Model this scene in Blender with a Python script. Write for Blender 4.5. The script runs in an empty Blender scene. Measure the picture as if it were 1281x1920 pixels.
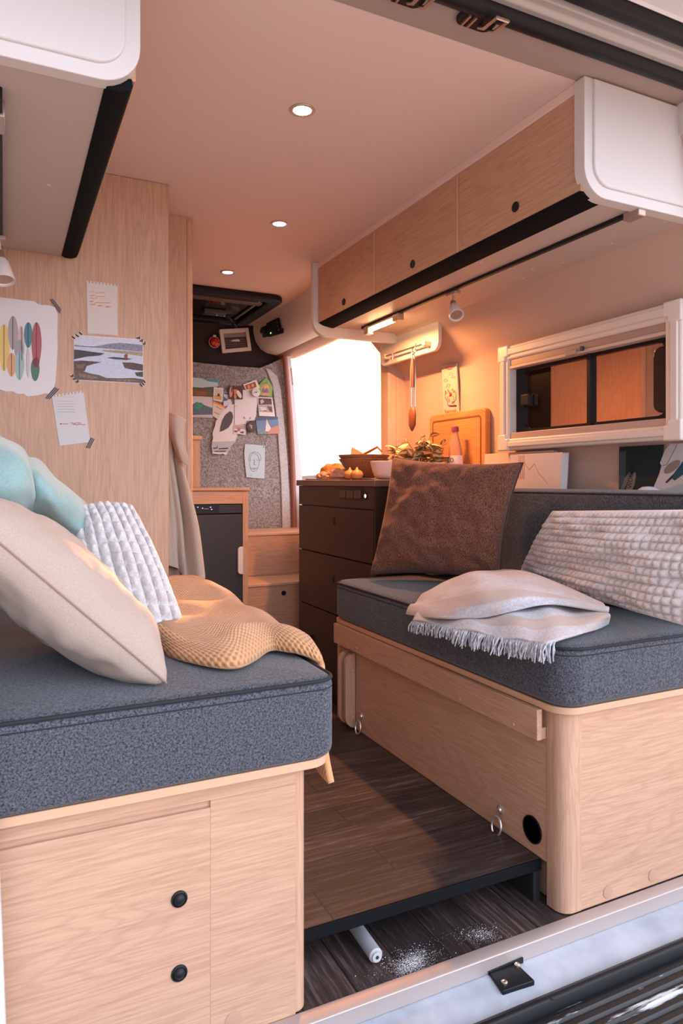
import bpy, bmesh, math, random
from mathutils import Vector, Matrix, noise
random.seed(7)
C = bpy.context.scene.collection
PI = math.pi
# ---------------------------------------------------------------- camera model (photo 1281x1920)
F = 1309.; TH = math.radians(25.8); SN = math.sin(TH); CS = math.cos(TH); V0 = 903.; H = 1.1
def ray(u, v):
    a = (u-640.5)/F; b = (V0-v)/F
    return (SN+a*CS, CS-a*SN, b)
def pX(u, v, X):
    r = ray(u, v); t = X/r[0]; return Vector((X, t*r[1], H+t*r[2]))
def pY(u, v, Y):
    r = ray(u, v); t = Y/r[1]; return Vector((t*r[0], Y, H+t*r[2]))
def pZ(u, v, Z):
    r = ray(u, v); t = (Z-H)/r[2]; return Vector((t*r[0], t*r[1], Z))
cam = bpy.data.cameras.new('camera'); co = bpy.data.objects.new('camera', cam); C.objects.link(co)
co.location = (0, 0, H); co.rotation_euler = (PI/2, 0, -TH)
cam.sensor_width = 36; cam.sensor_fit = 'AUTO'; cam.lens = F/1920*36; cam.shift_y = -(960-V0)/1920
cam.clip_start = 0.02; cam.clip_end = 2000
cam.dof.use_dof = False
bpy.context.scene.camera = co

# ---------------------------------------------------------------- object helpers
W = {}
def top(o, label, cat, group=None, kind=None):
    if label: o['label'] = label
    if cat: o['category'] = cat
    if group: o['group'] = group
    if kind: o['kind'] = kind
def thing(name, label, cat, loc, group=None):
    o = bpy.data.objects.new(name, None); C.objects.link(o)
    o.location = loc; o.empty_display_size = .05
    W[o.name] = Vector(loc); top(o, label, cat, group); return o
def obj(name, bm, mat, parent=None, bevel=0, seg=2, smooth=True, sub=0, solid=0, label=None, ang=35, soff=0):
    bmesh.ops.recalc_face_normals(bm, faces=bm.faces[:])
    me = bpy.data.meshes.new(name)
    if parent is not None: org = W[parent.name]
    else:
        vs = [v.co for v in bm.verts]
        org = Vector(((min(v.x for v in vs)+max(v.x for v in vs))/2, (min(v.y for v in vs)+max(v.y for v in vs))/2, min(v.z for v in vs)))
    for v in bm.verts: v.co -= org
    bm.to_mesh(me); bm.free()
    mats = mat if isinstance(mat, (list, tuple)) else [mat]
    for m in mats: me.materials.append(m)
    if smooth:
        for p in me.polygons: p.use_smooth = True
        me.set_sharp_from_angle(angle=math.radians(ang))
    o = bpy.data.objects.new(name, me); C.objects.link(o)
    if parent is not None: o.parent = parent
    else: o.location = org
    W[o.name] = org.copy()
    if solid:
        m = o.modifiers.new('solid', 'SOLIDIFY'); m.thickness = solid; m.offset = soff
    if bevel:
        m = o.modifiers.new('bevel', 'BEVEL'); m.width = bevel; m.segments = seg; m.limit_method = 'ANGLE'; m.angle_limit = math.radians(40)
    if sub:
        m = o.modifiers.new('sub', 'SUBSURF'); m.levels = sub; m.render_levels = sub
    if label: o['label'] = label
    return o
def struct(name, bm, mat, parent=None, **k):
    o = obj(name, bm, mat, parent, **k)
    if parent is None: o['kind'] = 'structure'
    return o
def sthing(name, loc):
    o = bpy.data.objects.new(name, None); C.objects.link(o); o.location = loc; o['kind'] = 'structure'; W[o.name] = Vector(loc); return o
def nb(): return bmesh.new()
def box(bm, x0, x1, y0, y1, z0, z1, mi=0):
    vs = [bm.verts.new(p) for p in ((x0,y0,z0),(x1,y0,z0),(x1,y1,z0),(x0,y1,z0),(x0,y0,z1),(x1,y0,z1),(x1,y1,z1),(x0,y1,z1))]
    for f in ((0,3,2,1),(4,5,6,7),(0,1,5,4),(1,2,6,5),(2,3,7,6),(3,0,4,7)):
        bm.faces.new([vs[i] for i in f]).material_index = mi
    return bm
def bx(*a): return box(nb(), *a)
AX = {'X': lambda c, a, b: Vector((c, a, b)), 'Y': lambda c, a, b: Vector((a, c, b)), 'Z': lambda c, a, b: Vector((a, b, c))}
def prism(bm, pts, ax, c0, c1, mi=0):
    m = AX[ax]; A = [bm.verts.new(m(c0, *p)) for p in pts]; B = [bm.verts.new(m(c1, *p)) for p in pts]; n = len(pts)
    bm.faces.new(A).material_index = mi; bm.faces.new(B[::-1]).material_index = mi
    for i in range(n): bm.faces.new([A[i], A[(i+1) % n], B[(i+1) % n], B[i]]).material_index = mi
    return bm
def prism3(bm, A, d, mi=0):
    A = [Vector(a) for a in A]; d = Vector(d)
    a = [bm.verts.new(p) for p in A]; b = [bm.verts.new(p+d) for p in A]; n = len(A)
    bm.faces.new(a).material_index = mi; bm.faces.new(b[::-1]).material_index = mi
    for i in range(n): bm.faces.new([a[i], a[(i+1) % n], b[(i+1) % n], b[i]]).material_index = mi
    return bm
def rr(x0, x1, y0, y1, r, n=6, rs=None):
    rs = rs or (r, r, r, r); out = []
    for (cx, cy, a0, q) in ((x1, y1, 0, rs[0]), (x0, y1, 90, rs[1]), (x0, y0, 180, rs[2]), (x1, y0, 270, rs[3])):
        sx = -1 if cx == x1 else 1; sy = -1 if cy == y1 else 1
        for i in range(n+1):
            a = math.radians(a0+90*i/n)
            out.append((cx+sx*q+q*math.cos(a), cy+sy*q+q*math.sin(a)))
    return out
def ringf(bm, outer, inner, ax, c0, c1, mi=0):
    m = AX[ax]; n = len(outer)
    V = [[bm.verts.new(m(c, *p)) for p in P] for P in (outer, inner) for c in (c0, c1)]
    o0, o1, i0, i1 = V
    for i in range(n):
        j = (i+1) % n
        for q in ((o0[i], o0[j], o1[j], o1[i]), (i0[j], i0[i], i1[i], i1[j]), (o0[j], o0[i], i0[i], i0[j]), (o1[i], o1[j], i1[j], i1[i])):
            bm.faces.new(q).material_index = mi
    return bm
def tube(bm, pts, r, n=10, closed=False, mi=0, caps=True):
    pts = [Vector(p) for p in pts]; R = r if isinstance(r, (list, tuple)) else [r]*len(pts)
    rings = []; N = len(pts); up = None
    for i, p in enumerate(pts):
        if closed: t = (pts[(i+1) % N]-pts[i-1]).normalized()
        else: t = (pts[min(i+1, N-1)]-pts[max(i-1, 0)]).normalized()
        if up is None:
            up = Vector((0, 0, 1)) if abs(t.z) < .9 else Vector((1, 0, 0))
        s = t.cross(up).normalized(); up = s.cross(t).normalized()
        rings.append([bm.verts.new(p+(s*math.cos(2*PI*k/n)+up*math.sin(2*PI*k/n))*R[i]) for k in range(n)])
    for i in range(N if closed else N-1):
        a, b = rings[i], rings[(i+1) % N]
        for k in range(n): bm.faces.new([a[k], a[(k+1) % n], b[(k+1) % n], b[k]]).material_index = mi
    if not closed and caps:
        bm.faces.new(rings[0][::-1]).material_index = mi; bm.faces.new(rings[-1]).material_index = mi
    return bm
def lathe(bm, prof, c, axis='Z', n=28, mi=0, sc=(1, 1)):
    c = Vector(c); rings = []
    for r, h in prof:
        ring = []
        for k in range(n):
            a = 2*PI*k/n; x, y = r*math.cos(a)*sc[0], r*math.sin(a)*sc[1]
            p = {'Z': (x, y, h), 'Y': (x, h, y), 'X': (h, x, y)}[axis] if isinstance(axis, str) else axis @ Vector((x, y, h))
            ring.append(bm.verts.new(c+Vector(p)))
        rings.append(ring)
    for a, b in zip(rings, rings[1:]):
        for k in range(n): bm.faces.new([a[k], a[(k+1) % n], b[(k+1) % n], b[k]]).material_index = mi
    bm.faces.new(rings[0][::-1]).material_index = mi; bm.faces.new(rings[-1]).material_index = mi
    return bm
def aim(d):
    d = Vector(d).normalized(); return d.to_track_quat('Z', 'Y').to_matrix()
def gridsurf(bm, f, nu, nv, uv=None, closedu=False):
    """f(i/nu, j/nv) -> point; adds UVs"""
    lay = bm.loops.layers.uv.verify()
    V = [[bm.verts.new(f(i/nu, j/nv)) for j in range(nv+1)] for i in range(nu+1)]
    for i in range(nu):
        for j in range(nv):
            fc = bm.faces.new([V[i][j], V[i+1][j], V[i+1][j+1], V[i][j+1]])
            for l, (a, b) in zip(fc.loops, ((i, j), (i+1, j), (i+1, j+1), (i, j+1))): l[lay].uv = (a/nu, b/nv)
    return bm
def spl(P, t):
    """catmull-rom through list of Vectors, t in 0..1"""
    n = len(P)-1; x = min(max(t*n, 0), n-1e-6); i = int(x); f = x-i
    p0, p1, p2, p3 = P[max(i-1, 0)], P[i], P[i+1], P[min(i+2, n)]
    return .5*((2*p1)+(p2-p0)*f+(2*p0-5*p1+4*p2-p3)*f*f+(3*p1-p0-3*p2+p3)*f**3)
def patch(G, s, t):
    return spl([spl(r, s) for r in G], t)
def ell(cx, cy, rx, ry, rot=0, n=20, a0=0, a1=360):
    r = math.radians(rot); out = []
    for i in range(n + (0 if a1-a0 == 360 else 1)):
        a = math.radians(a0+(a1-a0)*i/n); x, y = rx*math.cos(a), ry*math.sin(a)
        out.append((cx+x*math.cos(r)-y*math.sin(r), cy+x*math.sin(r)+y*math.cos(r)))
    return out
def stroke(pts, w):
    """thin polygon following a 2D polyline"""
    L, R = [], []
    for i, p in enumerate(pts):
        a = pts[max(i-1, 0)]; b = pts[min(i+1, len(pts)-1)]
        dx, dy = b[0]-a[0], b[1]-a[1]; l = math.hypot(dx, dy) or 1
        L.append((p[0]-dy/l*w/2, p[1]+dx/l*w/2)); R.append((p[0]+dy/l*w/2, p[1]-dx/l*w/2))
    return L+R[::-1]

# ---------------------------------------------------------------- materials
MC = {}
def base(name):
    m = bpy.data.materials.new(name); m.use_nodes = True; nt = m.node_tree; b = nt.nodes['Principled BSDF']; return m, nt, b
def N(nt, t, **k):
    n = nt.nodes.new(t)
    for a, v in k.items():
        if a in n.inputs: n.inputs[a].default_value = v
        else: setattr(n, a, v)
    return n
def flat(col, rough=.6, metal=0, emit=0, spec=.5, name=None):
    key = (col, rough, metal, emit, spec)
    if key in MC: return MC[key]
    m, nt, b = base(name or 'paint'); b.inputs['Base Color'].default_value = (*col, 1); b.inputs['Roughness'].default_value = rough
    b.inputs['Metallic'].default_value = metal; b.inputs['Specular IOR Level'].default_value = spec
    if emit: b.inputs['Emission Color'].default_value = (*col, 1); b.inputs['Emission Strength'].default_value = emit
    MC[key] = m; return m
def photo_ink(col):
    k = ('ink', col)
    if k in MC: return MC[k]
    m, nt, b = base('photo ink'); v = coords(nt, (1, 1, 1)); n = noise_t(nt, v, 130, 5, .75, .5)
    q_ = .12 if max(col) > .4 else .4; lo = tuple(c*(1-q_) for c in col); hi = tuple(min(1, c*(1+q_)) for c in col)
    nt.links.new(ramp(nt, n, [(.34, lo), (.5, col), (.68, hi)]), b.inputs['Base Color']); b.inputs['Roughness'].default_value = .45; b.inputs['Specular IOR Level'].default_value = .3
    MC[k] = m; return m
def ramp(nt, fac, stops, inter='LINEAR'):
    r = N(nt, 'ShaderNodeValToRGB'); r.color_ramp.interpolation = inter
    while len(r.color_ramp.elements) < len(stops): r.color_ramp.elements.new(.5)
    for e, (p, c) in zip(r.color_ramp.elements, stops): e.position = p; e.color = (*c, 1)
    nt.links.new(fac, r.inputs[0]); return r.outputs[0]
def bump(nt, b, h, s, d=.002):
    n = N(nt, 'ShaderNodeBump', Strength=s, Distance=d); nt.links.new(h, n.inputs['Height']); nt.links.new(n.outputs[0], b.inputs['Normal'])
def mixc(nt, f, a, c, mode='MIX'):
    n = N(nt, 'ShaderNodeMix', data_type='RGBA', blend_type=mode)
    for s, v in ((n.inputs[0], f), (n.inputs[6], a), (n.inputs[7], c)):
        if isinstance(v, bpy.types.NodeSocket): nt.links.new(v, s)
        elif isinstance(v, tuple): s.default_value = (*v, 1)
        else: s.default_value = v
    return n.outputs[2]
def coords(nt, scale=(1, 1, 1), kind='Object', rot=(0, 0, 0)):
    t = N(nt, 'ShaderNodeTexCoord'); mp = N(nt, 'ShaderNodeMapping'); mp.inputs['Scale'].default_value = scale; mp.inputs['Rotation'].default_value = rot
    nt.links.new(t.outputs[kind], mp.inputs[0]); return mp.outputs[0]
def noise_t(nt, vec, sc, det=4, rough=.6, dist=0):
    n = N(nt, 'ShaderNodeTexNoise', Scale=sc, Detail=det, Roughness=rough, Distortion=dist); nt.links.new(vec, n.inputs['Vector']); return n.outputs[0]
def wood(name, ax, light, dark, rough=.45, fine=1.0):
    m, nt, b = base(name)
    sc = {'X': (.03, 1, 1), 'Y': (1, .03, 1), 'Z': (1, 1, .03)}[ax]
    v = coords(nt, sc)
    fn = noise_t(nt, v, 260*fine, 3, .7)
    v2 = coords(nt, {'X': (.10, 1, 1), 'Y': (1, .10, 1), 'Z': (1, 1, .10)}[ax])
    big = noise_t(nt, v2, 7, 2, .5, .3)
    # cathedral rings: bands of a stretched noise field
    mu = N(nt, 'ShaderNodeMath', operation='MULTIPLY'); mu.inputs[1].default_value = 22; nt.links.new(big, mu.inputs[0])
    fr = N(nt, 'ShaderNodeMath', operation='PINGPONG'); fr.inputs[1].default_value = .5; nt.links.new(mu.outputs[0], fr.inputs[0])
    c1 = ramp(nt, fn, [(.22, dark), (.58, light)])
    mid = tuple((a*1.2+c*.8)/2 for a, c in zip(dark, light))
    rg = ramp(nt, fr.outputs[0], [(0, (0.8, .8, .8)), (.22, (0, 0, 0))])
    c2 = mixc(nt, rg, c1, dark)
    nt.links.new(mixc(nt, .45, c1, c2), b.inputs['Base Color'])
    b.inputs['Roughness'].default_value = rough; b.inputs['Specular IOR Level'].default_value = .35
    bump(nt, b, fn, .25, .0006); return m
OL, OD = (.56, .355, .245), (.40, .235, .155)
oakX = wood('oak laminate', 'X', OL, OD); oakY = wood('oak laminate', 'Y', OL, OD); oakZ = wood('oak laminate', 'Z', OL, OD)
def fabric(name, c1, c2, sc=500, rough=.95, bs=.5, bd=.001, sheen=.3, c3=None, weave=0):
    m, nt, b = base(name); v = coords(nt)
    n1 = noise_t(nt, v, sc, 3, .7); n2 = noise_t(nt, v, sc*.55, 2, .6)
    a = N(nt, 'ShaderNodeMath', operation='ADD'); nt.links.new(n1, a.inputs[0]); nt.links.new(n2, a.inputs[1])
    h = N(nt, 'ShaderNodeMath', operation='MULTIPLY'); h.inputs[1].default_value = .5; nt.links.new(a.outputs[0], h.inputs[0])
    col = ramp(nt, h.outputs[0], [(.38, c1), (.62, c2)])
    if c3:
        n3 = noise_t(nt, v, 9, 3, .6); col = mixc(nt, ramp(nt, n3, [(.45, (0, 0, 0)), (.6, (.6, .6, .6))]), col, c3)
    nt.links.new(col, b.inputs['Base Color']); b.inputs['Roughness'].default_value = rough
    b.inputs['Sheen Weight'].default_value = sheen; b.inputs['Specular IOR Level'].default_value = .1
    bump(nt, b, h.outputs[0], bs, bd); return m
grey_cloth = fabric('grey upholstery', (.014, .017, .025), (.130, .142, .172), 420, sheen=.2)
piping_m = flat((.012, .014, .02), .8)
def uvfab(name, c1, c2, nu, nv, kind, strength=.8, dist=.004):
    """knit / rib / weave whose pattern follows the cloth's own UVs"""
    m, nt, b = base(name); t = N(nt, 'ShaderNodeTexCoord'); sp = N(nt, 'ShaderNodeSeparateXYZ'); nt.links.new(t.outputs['UV'], sp.inputs[0])
    def ma(op, x, y=None):
        n = N(nt, 'ShaderNodeMath', operation=op)
        for i, q in enumerate((x, y)):
            if q is None: continue
            if isinstance(q, bpy.types.NodeSocket): nt.links.new(q, n.inputs[i])
            else: n.inputs[i].default_value = q
        return n.outputs[0]
    a = ma('MULTIPLY', sp.outputs[0], nu*2*PI); c = ma('MULTIPLY', sp.outputs[1], nv*2*PI)
    if kind == 'knit':
        h = ma('ADD', ma('MULTIPLY', ma('MULTIPLY', ma('SINE', a), ma('SINE', c)), .5), .5)
    elif kind == 'rib': h = ma('ABSOLUTE', ma('SINE', a))
    else: h = ma('ADD', ma('MULTIPLY', ma('SINE', a), .5), ma('MULTIPLY', ma('SINE', c), .5))
    v = coords(nt); nz = noise_t(nt, v, 300, 3, .7)
    hh = ma('ADD', ma('MULTIPLY', h, .75), ma('MULTIPLY', nz, .35))
    nt.links.new(ramp(nt, hh, [(.12, c1), (.6, c2)]), b.inputs['Base Color'])
    b.inputs['Roughness'].default_value = .95; b.inputs['Sheen Weight'].default_value = .3; b.inputs['Specular IOR Level'].default_value = .1
    bump(nt, b, hh, strength, dist); return m
knit = uvfab('ochre knit', (.34, .155, .065), (.68, .37, .18), 62, 80, 'knit', 1.0, .005)
white_fleece = fabric('white fleece', (.54, .52, .525), (.70, .67, .675), 260, sheen=.6, bs=.4)
beige_linen = fabric('beige linen', (.38, .30, .25), (.50, .41, .35), 1100, sheen=.2)
brown_linen = fabric('brown linen', (.045, .017, .011), (.25, .115, .078), 380, bs=.7, bd=.0015, sheen=.2)
mint_fleece = fabric('mint fleece', (.23, .37, .37), (.29, .44, .44), 300, sheen=.5, bs=.15)
coat_cloth = fabric('sand cotton', (.40, .31, .25), (.52, .42, .35), 600, bs=.3)
throw_cloth = fabric('pale woven cotton', (.40, .40, .45), (.60, .59, .62), 260, bs=.4, c3=(.46, .37, .33))
_nt = throw_cloth.node_tree; _b = _nt.nodes['Principled BSDF']; _t = N(_nt, 'ShaderNodeTexCoord'); _s = N(_nt, 'ShaderNodeSeparateXYZ'); _nt.links.new(_t.outputs['UV'], _s.inputs[0])
_old = _b.inputs['Base Color'].links[0].from_socket
_nt.links.new(mixc(_nt, ramp(_nt, _s.outputs[1], [(.0, (0, 0, 0)), (.20, (0, 0, 0)), (.22, (.75, .75, .75)), (.36, (.75, .75, .75)), (.38, (0, 0, 0)), (.66, (0, 0, 0)), (.68, (.6, .6, .6)), (.78, (.6, .6, .6)), (.8, (0, 0, 0))]), _old, (.44, .34, .29)), _b.inputs['Base Color'])
fringe_m = fabric('grey cotton yarn', (.24, .26, .31), (.60, .62, .66), 120, bs=.2)
felt = fabric('grey felt', (.15, .135, .135), (.44, .40, .39), 150, bs=.5, sheen=.1)
felt_pale = fabric('pale felt', (.42, .42, .43), (.58, .57, .57), 120, bs=.3)
dark_felt = fabric('charcoal carpet lining', (.030, .024, .026), (.055, .045, .047), 300, bs=.2)
lining = fabric('headlining', (.73, .60, .565), (.79, .655, .62), 700, bs=.15, bd=.0005, sheen=0)
wall_m = fabric('wall lining', (.52, .40, .345), (.58, .455, .395), 700, bs=.2, bd=.0006, sheen=0)
white_pl = flat((.64, .63, .64), .38); cream_pl = flat((.74, .69, .65), .4); under_m = flat((.52, .455, .42), .5)
black_pl = flat((.010, .011, .014), .4, spec=.25); dark_pl = flat((.022, .021, .023), .45); black_mt = flat((.006, .007, .009), .75, spec=.1)
chrome = flat((.75, .73, .72), .3, .8); steel = flat((.60, .57, .56), .3, 1); grey_pl = flat((.34, .32, .32), .5)
kit_m = flat((.050, .030, .025), .42); kit_side = flat((.035, .024, .022), .5)
edge_m = flat((.62, .39, .25), .5)
def planks(name, ax):
    m, nt, b = base(name)
    rot = (0, 0, 0) if ax == 'X' else (0, 0, PI/2)
    v = coords(nt, (1, 1, 1), rot=rot)
    br = N(nt, 'ShaderNodeTexBrick', Scale=1.0); br.inputs['Brick Width'].default_value = .62; br.inputs['Row Height'].default_value = .125
    br.inputs['Mortar Size'].default_value = .0018; br.inputs['Color1'].default_value = (0, 0, 0, 1); br.inputs['Color2'].default_value = (1, 1, 1, 1); br.inputs['Mortar'].default_value = (.5, .5, .5, 1)
    br.offset = .37; nt.links.new(v, br.inputs['Vector'])
    v2 = coords(nt, (.07, 1, 1) if ax == 'X' else (1, .07, 1))
    ad = N(nt, 'ShaderNodeVectorMath', operation='ADD'); ms = N(nt, 'ShaderNodeVectorMath', operation='SCALE'); ms.inputs['Scale'].default_value = 7.3
    nt.links.new(br.outputs[0], ms.inputs[0]); nt.links.new(v2, ad.inputs[0]); nt.links.new(ms.outputs[0], ad.inputs[1])
    fn = noise_t(nt, ad.outputs[0], 85, 4, .7); bg = noise_t(nt, ad.outputs[0], 9, 3, .6, .6)
    c = ramp(nt, fn, [(.3, (.016, .012, .012)), (.52, (.050, .038, .037)), (.72, (.14, .112, .108))])
    c = mixc(nt, ramp(nt, bg, [(.35, (0, 0, 0)), (.7, (.55, .55, .55))]), c, (.028, .020, .018))
    tone = ramp(nt, br.outputs[0], [(0, (.60, .60, .66)), (1, (1.5, 1.32, 1.25))])
    c = mixc(nt, 1.0, c, tone, 'MULTIPLY')
    c = mixc(nt, br.outputs[1], c, (.01, .008, .007))
    nt.links.new(c, b.inputs['Base Color']); b.inputs['Roughness'].default_value = .5
    bump(nt, b, fn, .25, .0008); return m
floorX = planks('dark plank vinyl', 'X'); floorY = planks('dark plank vinyl', 'Y')
def scuffed(name, c1, c2, sc, lo, hi, rough=.4, rot=0, stretch=(1, 1, 1)):
    m, nt, b = base(name); v = coords(nt, stretch, rot=(0, 0, rot)); n = noise_t(nt, v, sc, 6, .65)
    f = ramp(nt, n, [(lo, (0, 0, 0)), (hi, (1, 1, 1))])
    nt.links.new(mixc(nt, f, c1, c2), b.inputs['Base Color']); b.inputs['Roughness'].default_value = rough; return m
sill_paint = scuffed('van paint', (.34, .39, .47), (.50, .55, .63), 6, .35, .65, .3)
bumper_m = scuffed('streaked bumper plastic', (.006, .008, .011), (.62, .65, .70), 22, .585, .63, .45, 0, (.10, 1, 1))  # black plastic with pale streaks running along the ribs
# ---------------------------------------------------------------- flat cards, text
def PLN(p0, n):
    p0 = Vector(p0); n = Vector(n).normalized(); o = Vector((0, 0, H))
    def f(u, v, off=0.):
        r = Vector(ray(u, v)); q = p0+n*off; return o+r*((q-o).dot(n)/r.dot(n))
    f.n = n; return f
def text_tris(s):
    cu = bpy.data.curves.new('t', 'FONT'); cu.body = s; cu.resolution_u = 3; cu.size = 1
    o = bpy.data.objects.new('t', cu); C.objects.link(o); bpy.context.view_layer.update()
    e = o.evaluated_get(bpy.context.evaluated_depsgraph_get()); me = e.to_mesh()
    V = [(v.co.x, v.co.y) for v in me.vertices]; P = [tuple(p.vertices) for p in me.polygons]
    e.to_mesh_clear(); bpy.data.objects.remove(o); bpy.data.curves.remove(cu)
    return V, P
def add_text(bm, s, fmap, mi=0):
    V, P = text_tris(s); vs = [bm.verts.new(fmap(*p)) for p in V]
    for p in P:
        try: bm.faces.new([vs[i] for i in p]).material_index = mi
        except ValueError: pass
def card(name, label, cat, P, outline, col, pieces=(), group=None, th=.001, texts=(), parent=None, tapes=(), off=.0006, back=None):
    """outline/pieces are traced on the plane P where the sheet hangs"""
    cols = [col]; bm = nb()
    prism3(bm, [P(u, v, off+th) for u, v in outline], -P.n*th, 0)
    for k, (c, pts) in enumerate(pieces):
        if c not in cols: cols.append(c)
        o = off+th+.00025*(k+1)
        prism3(bm, [P(u, v, o) for u, v in pts], -P.n*(o-off-th*.5), cols.index(c))
    o = off+th+.00025*(len(pieces)+2)
    for (s, (x, y), h, rot, c, xs) in texts:
        if c not in cols: cols.append(c)
        r = math.radians(rot)
        add_text(bm, s, lambda a, b: P(x+h*(a*xs*math.cos(r)-b*math.sin(r)), y-h*(a*xs*math.sin(r)+b*math.cos(r)), o), cols.index(c))
    n = (P(outline[0][0]+1, outline[0][1])-P(*outline[0]))
    o_ = obj(name, bm, [c if isinstance(c, bpy.types.Material) else (photo_ink(c) if i_ and ('photo' in name or name == 'postcard') else flat(c, .7, spec=.3)) for i_, c in enumerate(cols)], parent, smooth=False)
    if parent is None: top(o_, label, cat, group)
    for kind, q in tapes:
        bt = nb(); a = [Vector(P(u, v, off+th+.0008)) for u, v in q]
        prism3(bt, a, -P.n*.0005, 0)
        if kind == 'dots':
            for i in range(3):
                for j in range(3):
                    s, t = (i+.5)/3, (j+.5+.3*(i % 2))/3.3
                    c0 = (q[0][0]*(1-s)*(1-t)+q[1][0]*s*(1-t)+q[2][0]*s*t+q[3][0]*(1-s)*t, q[0][1]*(1-s)*(1-t)+q[1][1]*s*(1-t)+q[2][1]*s*t+q[3][1]*(1-s)*t)
                    prism3(bt, [P(x, y, off+th+.0012) for x, y in ell(*c0, 1.6, 1.6, n=8)], -P.n*.0003, 1)
        else:
            for i in range(3):
                s0, s1 = (i+.15)/3, (i+.85)/3
                L = lambda s, A, B: (A[0]*(1-s)+B[0]*s, A[1]*(1-s)+B[1]*s)
                prism3(bt, [P(*L(s0, q[0], q[1]), off+th+.0012), P(*L(s1, q[0], q[1]), off+th+.0012), P(*L(s1, q[3], q[2]), off+th+.0012), P(*L(s0, q[3], q[2]), off+th+.0012)], -P.n*.0003, 1)
        obj('tape', bt, [flat((.55, .42, .34), .5), flat((.02, .02, .025), .6)], o_, smooth=False, label='dotted paper tape' if kind == 'dots' else 'black striped tape')
    return o_

def rbox_cushion(x0, x1, y0, y1, z0, z1, rc, re, crown=.012, n=8):
    bm = nb(); prof = []
    for i in range(7): a = PI/2*i/6; prof.append((re*(1-math.sin(a)), z0+re*(1-math.cos(a))))
    for i in range(7): a = PI/2*i/6; prof.append((re*(1-math.cos(a)), z1-re+re*math.sin(a)))
    mx = min(x1-x0, y1-y0)/2-.002
    for f in (.25, .5, .75, 1): 
        d = re+(mx-re)*f; prof.append((d, z1+crown*math.sin(PI/2*f)))
    rings = []
    for d, z in prof:
        rings.append([bm.verts.new((x, y, z)) for x, y in rr(x0+d, x1-d, y0+d, y1-d, max(rc-d, .004) if d < rc else .0015, n)])
    for a, b in zip(rings, rings[1:]):
        for k in range(len(a)): bm.faces.new([a[k], a[(k+1) % len(a)], b[(k+1) % len(a)], b[k]])
    bm.faces.new(rings[0][::-1]); bm.faces.new(rings[-1]); return bm
def piping(x0, x1, y0, y1, z, rc, r=.0045, ins=.004):
    bm = nb(); return tube(bm, [(x, y, z) for x, y in rr(x0+ins, x1-ins, y0+ins, y1-ins, rc, 8)], r, 8, True)

def pillow(name, label, c00, c10, c11, c01, th, mat, cells=None, amp=.006, nu=60, nv=60, bow=.05, pw=.42, wr=.006, seed=0, group=None, hem=None, cat='pillow', sag=None, ear=0):
    """c00 bottom left, c10 bottom right, c11 top right, c01 top left"""
    c00, c10, c11, c01 = map(Vector, (c00, c10, c11, c01))
    nrm = (c10-c00).cross(c01-c00).normalized(); bm = nb(); lay = bm.loops.layers.uv.verify()
    if cells: nu, nv = cells[0]*6, cells[1]*6
    def pos(i, j, side):
        u, v = 2*i/nu-1, 2*j/nv-1
        pu = u*(1-bow*(1-v*v)); pv = v*(1-bow*(1-u*u))
        s, t = (pu+1)/2, (pv+1)/2
        p = c00*(1-s)*(1-t)+c10*s*(1-t)+c11*s*t+c01*(1-s)*t
        prof = max(0, (1-u**2)*(1-v**2))**pw
        h = th*prof*side
        e = min(1, 8*(1-max(abs(u), abs(v))))
        nz = noise.noise(Vector((u*2.2+seed, v*2.2, side*3)))*wr*2.2+noise.noise(Vector((u*6+seed, v*6, side*3)))*wr
        # pull wrinkles running out of the corners
        rad = math.atan2(abs(v), abs(u)); nz += wr*.6*math.sin(rad*26+seed)*max(0, (u*u+v*v)-.7)
        h += nz*e*side
        if cells:
            a = abs(math.sin(PI*cells[0]*i/nu)); b = abs(math.sin(PI*cells[1]*j/nv))
            h += side*amp*((min(a, b)**.75)-.6)*e
        if sag: p = p+Vector(sag)*max(0, (1-u*u)*(1-v*v))
        return p+nrm*h
    F_ = [[None]*(nv+1) for _ in range(nu+1)]; B_ = [[None]*(nv+1) for _ in range(nu+1)]
    for i in range(nu+1):
        for j in range(nv+1):
            F_[i][j] = bm.verts.new(pos(i, j, 1))
            B_[i][j] = F_[i][j] if i in (0, nu) or j in (0, nv) else bm.verts.new(pos(i, j, -1))
    for i in range(nu):
        for j in range(nv):
            for G, o in ((F_, 1), (B_, -1)):
                q = [(i, j), (i+1, j), (i+1, j+1), (i, j+1)][::o]
                f = bm.faces.new([G[a][b] for a, b in q])
                for l, (a, b) in zip(f.loops, q): l[lay].uv = (a/nu, b/nv)
    edge = [F_[i][0].co.copy() for i in range(nu)]+[F_[nu][j].co.copy() for j in range(nv)]+[F_[i][nv].co.copy() for i in range(nu, 0, -1)]+[F_[0][j].co.copy() for j in range(nv, 0, -1)]
    root = thing(name, label, cat, (c00+c10)/2, group)
    obj('cover', bm, mat, root, ang=80)
    if hem:
        b2 = nb(); tube(b2, edge, hem[1], 6, True); obj('seam', b2, hem[0], root)
    return root
# ================================================================= SHELL
Y1 = 1.34; XB = 1.27; ZC = 2.15; ZR = .11
struct('floor', bx(-.35, 1.97, 1.335, 4.6, -.06, 0), floorY)
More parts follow.
